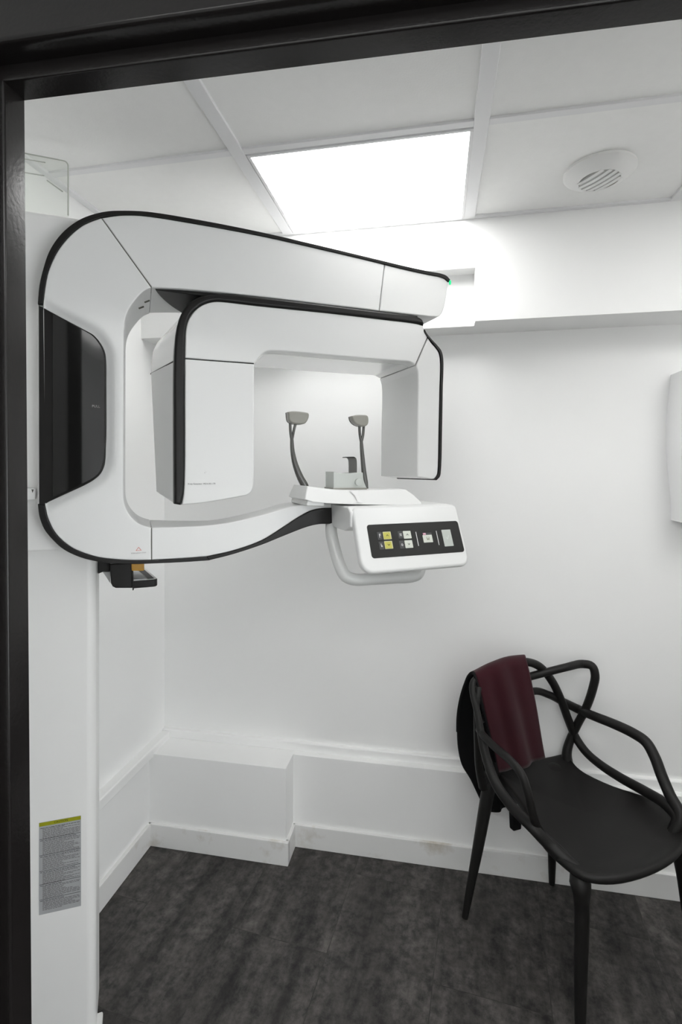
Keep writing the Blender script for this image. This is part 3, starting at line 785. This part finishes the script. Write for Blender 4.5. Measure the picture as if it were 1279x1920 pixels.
def quad(i0, i1, j0, j1, e0=0.0, e1=0.0):               # tray outlines share the slanted right side
    f = lambda x, y: (x - sl_ * (y - ty) / tdep * e1, y)
    if i0 > tx0 + 0.01: return [(i0, j0), f(i1, j0), f(i1, j1), f(i0, j1)]
    return [(i0, j0), f(i1, j0), f(i1, j1), (min(i0, f(i1, j1)[0] - 0.003), j1)]
tray = slabobj('tray', fillet(quad(tx0, tx1 - 0.003, ty, ty + tdep, e1=1), [0.002, 0.012, 0.012, 0.002]), tz, tz + 0.021, BLACK, mach, bf=0.004, bb=0.002, seg=3, mp=lambda a, w, b: (a, b, w))
ztop = tz + 0.0212
slabobj('tray_rim', fillet(quad(tx0 + 0.001, tx1 - 0.005, ty + 0.002, ty + tdep - 0.002, e1=1), [0.001, 0.01, 0.01, 0.001]), ztop - 0.0002, ztop + 0.001, GREYP, tray, bf=0.0003, bb=0.0003, seg=1, mp=lambda a, w, b: (a, b, w))
slabobj('tray_mat', quad(tx1 - 0.030, tx1 - 0.012, ty + 0.010, ty + tdep - 0.012, e1=1), ztop, ztop + 0.0018, DKGREY, tray, bf=0.0003, bb=0.0003, seg=1, mp=lambda a, w, b: (a, b, w))
slabobj('tray_paper', quad(tx0 + 0.002, tx1 - 0.033, ty + 0.006, ty + tdep - 0.01, e1=1), ztop + 0.0005, ztop + 0.0024, PAPER, tray, bf=0.0002, bb=0.0002, seg=1, mp=lambda a, w, b: (a, b, w))
slabobj('tray_lip', mp2([(247, 1060), (249.5, 1060), (251, 1106), (248.5, 1107)], ty - 0.004), ty - 0.006, ty + 0.004, BLACK, tray, bf=0.0005, bb=0.0005, seg=1)
slabobj('emergency_button', fillet(mp2([(246, 1052), (270.5, 1052), (270.5, 1070), (247, 1070)], 0.06), 0.003), 0.055, 0.095, AMBER, mach, bf=0.003, bb=0.003)['label'] = 'amber emergency button under the shell'

# ---- clear panel standing above the carriage
c = mp2([(40, 286), (117, 300.8), (124.5, 303.5), (127.8, 310), (128, 406), (40, 398)], 0.20)
cl = slabobj('clear_panel', fillet(c, [0, 0, 0, 0, 0, 0]), 0.200, 0.203, CLEAR, mach, bf=0.0004, bb=0.0004, seg=1)
cl['label'] = 'clear acrylic panel with two slots'
edge_pts = [(v[0], 0.2015, v[1]) for v in open_run([(30, 284.2), (80, 293.8), (115, 300.6), (123, 302.8), (127, 307.5), (127.8, 316), (127.9, 350), (128, 404)], 0.2015, 4)]
bm = bmesh.new(); tube(bm, edge_pts, 0.0018, seg=6, spline=False); link('panel_edge', bm, CLEARE, cl)
for (a, b, r) in (((40, 297), (85, 304.8), 0.0016), ((40, 322.5), (83, 329.5), 0.0016), ((88, 338), (118, 359.5), 0.0018)):  # third bar stands in for the ceiling edge seen through the panel
    bm = bmesh.new(); va_, vb_ = M.pick(*a, y=0.2), M.pick(*b, y=0.2); tube(bm, [va_, vb_], r, seg=6, spline=False)
    link('panel_line', bm, CLEARE, cl)

# ---- control panel
KO = Vector((0, -0.15, 1.35)); KD = Vector((0, -0.385, -0.923)).normalized(); KN = Vector((0, -0.923, 0.385)).normalized()
def kp(s, t, e=0.0): 
    v = KO + KD * t + KN * e; return (s, v.y, v.z)
def kpick(px, py):
    v = M.pick_plane(px, py, KO, KN); return v.x, (v - KO).dot(KD)
panel = empty('control_panel', (0, 0, 0)); panel.parent = mach
xs0, xs1 = M.pick(622.5, 960, y=0).x, 1.078
prof = [(0.11, 1.336), (-0.085, 1.332), (-0.12, 1.325), (-0.150, 1.272), (-0.148, 1.372), (-0.128, 1.396), (-0.105, 1.3995), (0.11, 1.402)]
prof = [(0.11, 1.334), (-0.095, 1.331), (-0.137, 1.345), (-0.137, 1.385), (-0.118, 1.3985), (0.11, 1.401)]
slabobj('panel_body', fillet([(p[0], p[1]) for p in prof], [0.01, 0.01, 0.004, 0.008, 0.012, 0.02], 4), xs0, xs1 - 0.004, PLAST, panel, bf=0.004, bb=0.015, seg=3, mp=lambda a, w, b: (w, a, b))
c1, c2, c3, c4 = kpick(657, 957), kpick(858, 950), kpick(873, 1062), kpick(703, 1074)
print('plate', c1, c2, c3, c4)
t0, t1 = -0.052, (c3[1] + c4[1]) / 2
pl0, pl1 = xs0 + 0.006, xs1
plate = fillet([(pl0, t1), (pl1, t1), (pl1, t0), (pl0, t0)], [0.036, 0.026, 0.016, 0.016], 7)
# the front plate bends over into the top surface
def plate_map(a, w, b):
    v = KO + KD * b - KN * w
    return (a, v.y, v.z)
slabobj('panel_front', plate, -0.003, 0.016, PLAST, panel, bf=0.008, bb=0.004, seg=4, mp=plate_map)
tb = [(-0.118, 1.4), (-0.132, 1.394), (-0.141, 1.38), (-0.12, 1.36), (-0.08, 1.37), (-0.08, 1.4)]
k1, k2, k3, k4 = kpick(686, 984.5), kpick(857, 977.5), kpick(870, 1036), kpick(697, 1047)
kx0, kx1, kt0, kt1 = (k1[0] + k4[0]) / 2, (k2[0] + k3[0]) / 2, (k1[1] + k2[1]) / 2, (k3[1] + k4[1]) / 2
print('keys', k1, k2, k3, k4)
slabobj('keypad', fillet([(kx0, kt0), (kx1, kt0), (kx1, kt1), (kx0, kt1)], 0.008), -0.0042, 0.0, KEYB, panel, bf=0.0006, bb=0.0003, seg=1, mp=plate_map)
def krect(name, px, py, w, h, m, e0=-0.0052, r=0.0015, bev=0.0004):
    s, t = kpick(px, py); k = 1.37 / F
    ww, hh = w * k / 2 * 1.02, h * k / 2 * 1.14
    return slabobj(name, fillet([(s - ww, t - hh), (s + ww, t - hh), (s + ww, t + hh), (s - ww, t + hh)], r, 3), e0, -0.003, m, panel, bf=bev, bb=0.0002, seg=1, mp=plate_map), s, t
def strokes(name, lines, m, e, wid=0.0011):
    bm = bmesh.new()
    for ln in lines:
        for (a, b) in zip(ln[:-1], ln[1:]):
            d = Vector((b[0] - a[0], b[1] - a[1])); d.normalize(); nn = Vector((-d.y, d.x)) * wid / 2; d = d * wid * 0.4
            q = [(a[0] - d.x + nn.x, a[1] - d.y + nn.y), (b[0] + d.x + nn.x, b[1] + d.y + nn.y), (b[0] + d.x - nn.x, b[1] + d.y - nn.y), (a[0] - d.x - nn.x, a[1] - d.y - nn.y)]
            bm.faces.new([bm.verts.new(kp(u, v, e)) for u, v in q])
    return link(name, bm, m, panel, smooth=False)
for (px, py, up, m, inset) in ((724.7, 1005, 1, YKEY, 1), (727.5, 1022.5, 0, YKEY, 1), (762.2, 1003.5, 1, WKEY, 0), (765.2, 1021, 0, WKEY, 0)):
    o, s, t = krect('key', px, py, 16.2, 13, WKEY if not inset else mat('key_edge', (0.58, 0.57, 0.33), 0.5, 0.3, var=0.02))
    if inset: krect('key_face', px - 0.5, py + 0.4, 13.5, 11, YKEY, e0=-0.0056)
    sg = 1 if up else -1
    strokes('key_symbol', [[(s - 0.0028, t + sg * 0.0016), (s, t - sg * 0.0018), (s + 0.0028, t + sg * 0.0016)]], INK, 0.0062, 0.0013)
# pictograms beside the keys
for i, (px, py) in enumerate(((711, 1005.6), (714.4, 1023.8), (749.7, 1003.7), (752.5, 1022))):
    o, s, t = krect('pictogram', px, py, 9.5, 13, DKGREY, e0=-0.0047, r=0.001)
    u = 0.0014
    if i < 2:
        dy = -2.2 * u if i == 0 else 1.2 * u
        L_ = [[(s + 1.4 * u, t + dy - u), (s - u, t + dy - u), (s - u, t + dy + u), (s + 1.4 * u, t + dy + u)], [(s - u, t + dy), (s - u, t + (3.2 * u if i == 0 else -3.4 * u))]]
        strokes('pictogram_mark', L_, WINK, 0.0056, 0.0013)
    else:
        w_ = [[(s - 2.2 * u, t - 1.6 * u), (s + 2.2 * u, t - 1.6 * u)], [(s - 1.3 * u, t - 2.4 * u), (s - 1.3 * u, t), (s - 2 * u, t + 3 * u)], [(s + 1.3 * u, t - 2.4 * u), (s + 1.3 * u, t), (s + 2 * u, t + 3 * u)], [(s - u, t + u), (s + u, t + u)]] if i == 2 else \
             [[(s - 2 * u, t + u), (s + 2.2 * u, t + u)], [(s - 1.6 * u, t + u), (s - u, t - 0.8 * u), (s, t - 2 * u), (s + u, t - 0.8 * u), (s + 1.6 * u, t + u)], [(s - u, t + 2.4 * u), (s + u, t + 2.4 * u)]]
        strokes('pictogram_mark', w_, WINK, 0.0056, 0.0010)
for (a, b) in (((778.5, 998.5), (783.2, 1023.8)), ((817, 996.6), (821.3, 1022.3))):
    sa, ta = kpick(*a); sb, tb_ = kpick(*b)
    strokes('divider', [[((sa + sb) / 2, ta), ((sa + sb) / 2, tb_)]], WINK, 0.0047, 0.0019)
krect('mode_strip', 800.2, 1002.0, 18, 4.2, DKGREY, e0=-0.0048, r=0.0003)
krect('mode_mark', 794.3, 1002.0, 6.2, 3.6, PINK, e0=-0.0051, r=0.0003)
sm_, tm_ = kpick(794.3, 1002.0)
strokes('mode_symbol', [[(sm_ - 0.003, tm_ + 0.0012), (sm_ - 0.0015, tm_ - 0.0008), (sm_ + 0.0015, tm_ - 0.0008), (sm_ + 0.003, tm_ + 0.0012)]], WINK, 0.0058, 0.0012)
o, s, t = krect('key', 800.8, 1010.8, 20, 13, WKEY)
strokes('key_symbol', [[(s - 0.003, t - 0.0045), (s - 0.0036, t - 0.001), (s - 0.0022, t + 0.004), (s - 0.0008, t + 0.0005), (s + 0.0008, t + 0.0005), (s + 0.0022, t + 0.004), (s + 0.0036, t - 0.001), (s + 0.003, t - 0.0045)]], mat('olive_ink', (0.12, 0.11, 0.05), 0.6, 0.2, var=0.02), 0.0062, 0.0012)
o, s, t = krect('key', 837.6, 1009.3, 20, 29, mat('grey_key', (0.48, 0.51, 0.48), 0.5, 0.3, var=0.02))
o['label'] = 'large grey confirm key'
strokes('key_symbol', [[(s - 0.004, t - 0.001), (s - 0.001, t + 0.004), (s + 0.004, t - 0.007)]], mat('pale_ink', (0.66, 0.68, 0.66), 0.6, 0.2, var=0.02), 0.0062, 0.0013)

# ---- patient handle
hp = [M.pick(621.5, 976, y=0.03), M.pick(621.5, 1000, y=-0.005), M.pick(628, 1030, y=-0.025), M.pick(638, 1062, y=-0.045), M.pick(647, 1079, y=-0.053), M.pick(664, 1086.5, y=-0.058), M.pick(700, 1085.5, y=-0.06), M.pick(745, 1083, y=-0.06), M.pick(770, 1081.5, y=-0.06), M.pick(784, 1075.5, y=-0.058), M.pick(788, 1058, y=-0.05), M.pick(786, 1030, y=-0.04)]
tubeobj('grip_handle', hp, 0.0172, GREYP, mach, seg=20)

# ---- chin platform
pb = [(568, 936, 1), (571, 928), (579, 911.5, 1), (600, 914), (623, 917.2), (656, 918.8), (704, 918.3), (750, 916.7), (761, 917.2, 1), (772, 928), (782, 942, 1), (776, 946, 1), (676, 945), (610, 943), (575, 940, 1)]
def pfront(x, z): return (x, z)
plat = slabobj('chin_platform', runs(pb, -0.06, 5), lambda x, z: -0.055 - (1.447 - z) * 0.8, 0.09, PLAST, mach, bf=0.004, bb=0.012, seg=4)
bm = bmesh.new()
hl = [(655, 919.8), (672, 919.6), (668, 929), (671, 938), (676, 941), (658, 941), (664, 938), (663, 929)]
f = [bm.verts.new((v[0], -0.0595 - (1.447 - v[1]) * 0.8, v[1])) for v in mp2(hl, -0.065)]
bm.faces.new(f); link('inset_mark', bm, WINK, plat, smooth=False)
pz = M.pick(568, 939, y=-0.03)
slabobj('platform_lip', fillet([(pz.x - 0.004, pz.z - 0.012), (pz.x + 0.05, pz.z - 0.014), (pz.x + 0.05, pz.z + 0.01), (pz.x + 0.002, pz.z + 0.008)], 0.005), -0.07, 0.08, GREYP, plat, bf=0.003, bb=0.003)
# chin rest
cb = [(624.5, 884.5, 1), (632, 886.5), (645, 887.5), (658, 887), (668, 886), (679.5, 886, 1), (681, 900), (687.5, 917.5, 1), (656, 919), (624.5, 917.5, 1)]
chin = slabobj('chin_rest', runs(cb, -0.02, 5), -0.025, 0.045, CHIN, mach, bf=0.002, bb=0.004, seg=2)
q = M.pick(672, 904, y=-0.028)
bm = bmesh.new(); tube(bm, [(q.x, -0.034, q.z), (q.x, -0.02, q.z)], 0.0105, seg=20, spline=False); link('knob', bm, CHIN, chin)
slabobj('chin_rest_foot', mp2([(624.5, 914.5), (688.5, 914.5), (688.5, 919), (624.5, 919)], -0.027), -0.027, 0.046, PADM, chin, bf=0.001, bb=0.001, seg=1)
# bite block
bb_ = [(654, 887, 1), (654, 872), (653, 862), (650.5, 859), (647, 858, 1), (648, 856.5, 1), (656, 856.6), (664, 856.8), (667.5, 859.5), (668.8, 868), (668.8, 887, 1)]
slabobj('bite_block', runs(bb_, 0.0, 5), -0.003, 0.003, SMOKE, mach, bf=0.001, bb=0.001, seg=2)
slabobj('bite_tip', runs([(647, 858.2, 1), (647.8, 856.6, 1), (656, 856.4), (664, 856.8), (666, 859, 1), (656, 858.6)], 0.0, 5), -0.004, 0.022, BLACK, mach, bf=0.0006, bb=0.0006, seg=1)
# temple supports
def support(bot, prongs, pad, widths, yy):
    root = empty('temple_support', (0, 0, 0)); root.parent = mach
    bm = bmesh.new()
    P = [M.pick(*p, y=yy) for p in bot]
    tube(bm, P, widths, seg=12, flat=1.0, up=None)
    for pr in prongs: tube(bm, [M.pick(*p, y=yy) for p in pr], [0.0045, 0.0042, 0.0042], seg=10)
    link('stem', bm, SMOKE, root, angle=60)
    bm = bmesh.new(); slab(bm, runs(pad, yy, 4), yy - 0.014, yy + 0.014, bf=0.005, bb=0.005, seg=4)
    link('pad', bm, PADM, root)
    bm = bmesh.new(); slab(bm, runs(pad, yy, 4), yy + 0.0125, yy + 0.019, bf=0.003, bb=0.003, seg=2, back=lambda x, z: (x + 0.003, z + 0.001)); link('pad_backing', bm, BLACK, root)
support([(575, 921), (571, 910), (563, 895), (553.5, 870), (548.5, 845), (547.2, 822)], [[(547.2, 826), (544.8, 810), (544, 793)], [(547.2, 826), (550.8, 808), (554.6, 793)]],
        [(538, 773), (548, 771.8), (565, 773), (576, 775.5), (577.3, 780), (574, 790), (569, 795), (558, 796), (545, 793.5), (540, 788.5)], [0.011, 0.0115, 0.0105, 0.0085, 0.0065, 0.0052], 0.03)
support([(686, 918), (685, 905), (682.5, 886), (680, 860), (678.3, 840), (677.5, 826)], [[(677.5, 830), (674.8, 815), (673.8, 799)], [(677.5, 830), (680.8, 815), (682, 799)]],
        [(657, 781), (664, 779), (676, 778.6), (686, 780), (688.2, 786), (687, 796), (682, 799.8), (674, 799.5), (664, 795), (658.5, 788)], [0.0085, 0.0085, 0.0078, 0.0068, 0.006, 0.005], 0.03)

# ================================================================== CHAIR
ko = ground(0.708, 1.574); kl = ground(0.907, 0.42); KA = math.atan2(kl.y, kl.x)
K = Frame(ko, KA)
chair = tag(empty('armchair', ko, KA), 'black moulded plastic armchair with looping open backrest against the white wall', 'chair')
SZ = 0.452
seat_px = [(930, 1447), (965, 1434), (1000, 1427), (1035, 1420), (1060, 1416), (1072, 1428), (1082, 1440), (1100, 1453), (1150, 1476), (1200, 1492), (1240, 1506), (1268, 1527), (1286, 1556), (1278, 1590), (1248, 1616), (1200, 1637), (1150, 1647), (1112, 1645), (1085, 1636), (1050, 1610), (1020, 1580), (996, 1540), (975, 1505), (948, 1470)]
so = [K.pick(p[0], p[1], z=SZ) for p in seat_px]
so = crspline([Vector((p.x, p.y, 0)) for p in so + [so[0]]], 3)[:-1]
cx_ = sum(p.x for p in so) / len(so); cy_ = sum(p.y for p in so) / len(so)
bm = bmesh.new(); rings = []
spec = [(1.0, -0.016), (1.012, -0.010), (1.012, -0.003), (1.0, 0.003), (0.975, 0.004), (0.93, 0.001), (0.85, -0.004), (0.7, -0.010), (0.5, -0.0145), (0.25, -0.017), (0.02, -0.018)]
for r, dz in spec: rings.append([bm.verts.new((cx_ + (p.x - cx_) * r, cy_ + (p.y - cy_) * r, SZ + dz)) for p in so])
for r, dz in ((0.93, -0.02), (0.6, -0.028), (0.02, -0.032)): rings.insert(0, [bm.verts.new((cx_ + (p.x - cx_) * r, cy_ + (p.y - cy_) * r, SZ + dz)) for p in so])
n = len(so)
for i in range(len(rings) - 1):
    for k in range(n): bm.faces.new((rings[i][k], rings[i][(k + 1) % n], rings[i + 1][(k + 1) % n], rings[i + 1][k]))
bm.faces.new(rings[0]); bm.faces.new(rings[-1])
bmesh.ops.recalc_face_normals(bm, faces=bm.faces)
link('seat', bm, CHAIRM, chair, angle=70)
kx = lambda px, py, **w: K.pick(px, py, **w)
# four legs
la_ = K.pick(871.5, 1722, z=0); lb = K.pick(1035, 1659, z=0); lc = K.pick(1087.5, 1965, z=0)
def leg(pts, rad): return tubeobj('leg', pts, rad, CHAIRM, chair, seg=14, sub=5)
topA = K.pick(922, 1452, y=0.215)
leg([topA + Vector((0.012, -0.004, 0.03)), topA, topA.lerp(la_, 0.5), Vector((la_.x, la_.y, 0.004))], [0.026, 0.024, 0.018, 0.0105])
leg([Vector((0.135, 0.185, 0.445)), Vector((0.137, 0.188, 0.40)), Vector((0.146, 0.2, 0.2)), Vector((lb.x, lb.y, 0.004))], [0.03, 0.025, 0.017, 0.0105])
tc_ = K.pick(1091, 1690, y=lc.y + 0.01)
leg([K.pick(1082, 1622, z=0.425), K.pick(1088, 1655, y=-0.185), tc_, tc_.lerp(lc, 0.5), Vector((lc.x, lc.y, 0.004))], [0.018, 0.027, 0.0195, 0.0165, 0.012])
leg([Vector((0.175, -0.195, 0.43)), Vector((0.208, -0.205, 0.40)), Vector((0.226, -0.207, 0.32)), Vector((0.252, -0.208, 0.17)), Vector((0.282, -0.21, 0.004))], [0.020, 0.027, 0.0195, 0.0165, 0.012])
# tall loop: up from the seat front-left, over the top of the back, down to the seat front-right
loopA = [kx(1088, 1634, z=0.436), kx(1062, 1613, z=0.446), kx(1030, 1584, z=0.466), kx(1000, 1553, x=-0.228), kx(960, 1512, x=-0.235), kx(928, 1465, x=-0.24), kx(908, 1405, x=-0.24), kx(897, 1345, x=-0.236), kx(886, 1282, x=-0.225),
         kx(908, 1266, y=0.200), kx(945, 1250, y=0.208), kx(985, 1241, y=0.21), kx(1012, 1250, y=0.208), kx(1035, 1277, y=0.203), kx(1052, 1312, y=0.197), kx(1066, 1350, y=0.19), kx(1080, 1383, x=0.243), kx(1098, 1409, x=0.246), kx(1125, 1433, x=0.246), kx(1165, 1459, x=0.243), kx(1210, 1484, x=0.237), kx(1248, 1508, x=0.225), kx(1270, 1535, x=0.21)]
tubeobj('back_loop', loopA + [Vector((0.195, -0.195, 0.44))], [0.014, 0.0155, 0.016, 0.0155, 0.0155, 0.015, 0.0135, 0.0105, 0.0095, 0.0115, 0.013, 0.014, 0.0145, 0.0145, 0.0145, 0.0145, 0.0145, 0.0145, 0.0145, 0.015, 0.0155, 0.016, 0.016, 0.015], CHAIRM, chair, seg=16)
# arm loop: both armrests and the middle bar of the back
loopB = [kx(1072, 1618, z=0.440), kx(1046, 1592, z=0.450), kx(1018, 1566, z=0.470), kx(1000, 1530, x=-0.235), kx(990, 1487, x=-0.25), kx(978, 1452, x=-0.255), kx(955, 1424, x=-0.25), kx(925, 1398, x=-0.243), kx(903, 1375, x=-0.238)]
mid = [Vector((-0.19, 0.195, 0.668)), Vector((-0.10, 0.215, 0.672)), kx(1000, 1296, y=0.218), kx(1030, 1303, y=0.212), kx(1058, 1317, y=0.203), kx(1085, 1330, y=0.185), kx(1112, 1342, x=0.238), kx(1150, 1357, x=0.25), kx(1188, 1375, x=0.255), kx(1212, 1392, x=0.252), kx(1228, 1420, x=0.247), kx(1240, 1452, x=0.24), kx(1256, 1490, x=0.23), kx(1276, 1530, x=0.215)]
tubeobj('arm_loop', loopB + mid + [Vector((0.19, -0.2, 0.44))], [0.012, 0.013, 0.0125, 0.012, 0.0115, 0.0115, 0.0115, 0.0115, 0.0115, 0.012, 0.0125, 0.0125, 0.013, 0.0145, 0.0155, 0.0155, 0.016, 0.0165, 0.0165, 0.0165, 0.0165, 0.0165, 0.0165, 0.015], CHAIRM, chair, seg=16)
# side loop: from the seat rear-right up and round into the back, mirrored on the left
loopC = [kx(1064, 1432, y=0.19), kx(1063, 1412, y=0.195), kx(1069, 1388, y=0.195), kx(1083, 1358, x=0.245), kx(1100, 1325, x=0.26), kx(1112, 1290, x=0.268), kx(1116, 1266, x=0.27), kx(1110, 1249, x=0.265), kx(1092, 1245, x=0.25), kx(1062, 1251, y=0.165), kx(1030, 1259, y=0.19), kx(1003, 1266, y=0.205),
         Vector((-0.03, 0.21, 0.768)), Vector((-0.12, 0.205, 0.778)), Vector((-0.195, 0.185, 0.79)), Vector((-0.222, 0.165, 0.765)), Vector((-0.228, 0.16, 0.70)), Vector((-0.225, 0.16, 0.62)), Vector((-0.205, 0.175, 0.53)), Vector((-0.175, 0.19, 0.452))]
tubeobj('side_loop', loopC, [0.020, 0.0165, 0.0145, 0.014, 0.014, 0.0145, 0.0145, 0.0145, 0.0145, 0.0135, 0.0135, 0.0135, 0.012, 0.012, 0.011, 0.010, 0.010, 0.011, 0.013, 0.016], CHAIRM, chair, seg=16)

# ================================================================== JACKET OVER THE CHAIR BACK
rows = [  # left px, right px, depth y  (front hem, up the front, over the top, down the back)
    ((936, 1449), (1022, 1421), 0.178), ((930, 1420), (1017, 1395), 0.174), ((922, 1385), (1011, 1360), 0.171), ((912, 1345), (1005, 1325), 0.168), ((904, 1310), (998, 1290), 0.170), ((897, 1283), (991, 1258), 0.178), ((892, 1268), (986, 1240), 0.188)]
bm = bmesh.new()
NU = 36
grid = []
def row3(L3, R3, amp, ph, sag=0.0):
    r = []
    for i in range(NU + 1):
        s = i / NU; p = L3.lerp(R3, s)
        fold = amp * (math.sin(s * 8.5 + ph) * 0.55 + math.sin(s * 17 + 1.3 + ph * 1.7) * 0.3 - 0.4 * math.exp(-((s - 0.42 + 0.03 * ph) / 0.07) ** 2))
        r.append(Vector((p.x, p.y + fold, p.z + sag * math.sin(math.pi * s))))
    return r
R3 = []
for k, (l, r, y) in enumerate(rows):
    R3.append(row3(K.pick(*l, y=y), K.pick(*r, y=y), (0.013 - k * 0.0015), 0.4 + 0.16 * k, 0.004 * max(0, k - 3)))
TL, TR = K.pick(889, 1262, y=0.21), K.pick(983.5, 1230.5, y=0.215)
R3.append(row3(TL, TR, 0.001, 1, 0.014))
bk = [((881, 1266), 0.236, 0.018, 0.842), ((873, 1284), 0.258, 0.03, 0.80), ((865, 1310), 0.278, 0.045, 0.74), ((860, 1340), 0.292, 0.06, 0.67), ((859, 1372), 0.300, 0.075, 0.60), ((861, 1405), 0.302, 0.085, 0.53), ((868, 1435), 0.298, 0.09, 0.46), ((884, 1462), 0.290, 0.09, 0.40), ((902, 1500), 0.280, 0.085, 0.345), ((914, 1524), 0.275, 0.07, 0.318)]
for k, (l, y, rx, rz) in enumerate(bk):
    L3 = K.pick(*l, y=y); R3.append(row3(L3, Vector((rx, y - 0.005, L3.z + 0.0)), 0.001 * k, 2 + 0.1 * k, 0.012 if k == 0 else (-0.006 if k == len(bk) - 1 else 0)))
V = []
SUBR = []
for i in range(NU + 1):
    SUBR.append(crspline([r[i] for r in R3], 4))
NV = len(SUBR[0])
vg = [[bm.verts.new(SUBR[i][j]) for i in range(NU + 1)] for j in range(NV)]
for j in range(NV - 1):
    for i in range(NU): bm.faces.new((vg[j][i], vg[j][i + 1], vg[j + 1][i + 1], vg[j + 1][i]))
bmesh.ops.recalc_face_normals(bm, faces=bm.faces)
jk = tag(empty('jacket', ko, KA), 'maroon jacket with black lining draped over the chair back', 'jacket')
shell = link('cloth', bm, [MAROON, LINING], jk, angle=80, weighted=False)
# make sure the outer (maroon) side is the one that faces the front of the chair
if shell.data.polygons[5].normal.y > 0: shell.data.flip_normals()
sd = shell.modifiers.new('thick', 'SOLIDIFY'); sd.thickness = 0.006; sd.offset = 1; sd.material_offset = 1; sd.material_offset_rim = 1; sd.use_rim = True
# black binding along the left edge of the front
bd = [SUBR[0][j] for j in range(6, NV - 18)]
tubeobj('binding', [p + Vector((-0.001, 0, 0.001)) for p in bd[::3]], 0.0058, LINING, jk, seg=8, sub=3)
# end of a sleeve hanging below
sl = [(957, 1505), (976, 1515), (974, 1552), (959, 1556)]
so_ = [K.pick(*p, y=0.262) for p in sl]
slabobj('sleeve', fillet([(p.x, p.z) for p in so_], 0.006), 0.25, 0.274, LINING, jk, bf=0.006, bb=0.006)

# ================================================================== CAMERA, WORLD, RENDER SETTINGS
cam = bpy.data.cameras.new('camera'); co = bpy.data.objects.new('camera', cam); COL.objects.link(co)
cam.sensor_fit = 'HORIZONTAL'; cam.sensor_width = 36; cam.lens = F / 1279 * 36
cam.shift_x = -(CX - 639.5) / 1279; cam.shift_y = (CY - 960) / 1279
cam.clip_start = 0.02
co.location = (0, 0, EYE); co.rotation_euler = (RAD(90), 0, PSI)
sc.camera = co
w = bpy.data.worlds.new('world'); sc.world = w; w.use_nodes = True
w.node_tree.nodes['Background'].inputs[0].default_value = (1, 1, 1, 1); w.node_tree.nodes['Background'].inputs[1].default_value = 0.05
sc.view_settings.view_transform = 'Standard'; sc.view_settings.look = 'None'; sc.view_settings.gamma = 1; sc.view_settings.exposure = 0.0; sc.view_settings.use_curve_mapping = False
sc.cycles.max_bounces = 14; sc.cycles.diffuse_bounces = 8; sc.cycles.transparent_max_bounces = 12; sc.cycles.use_denoising = True
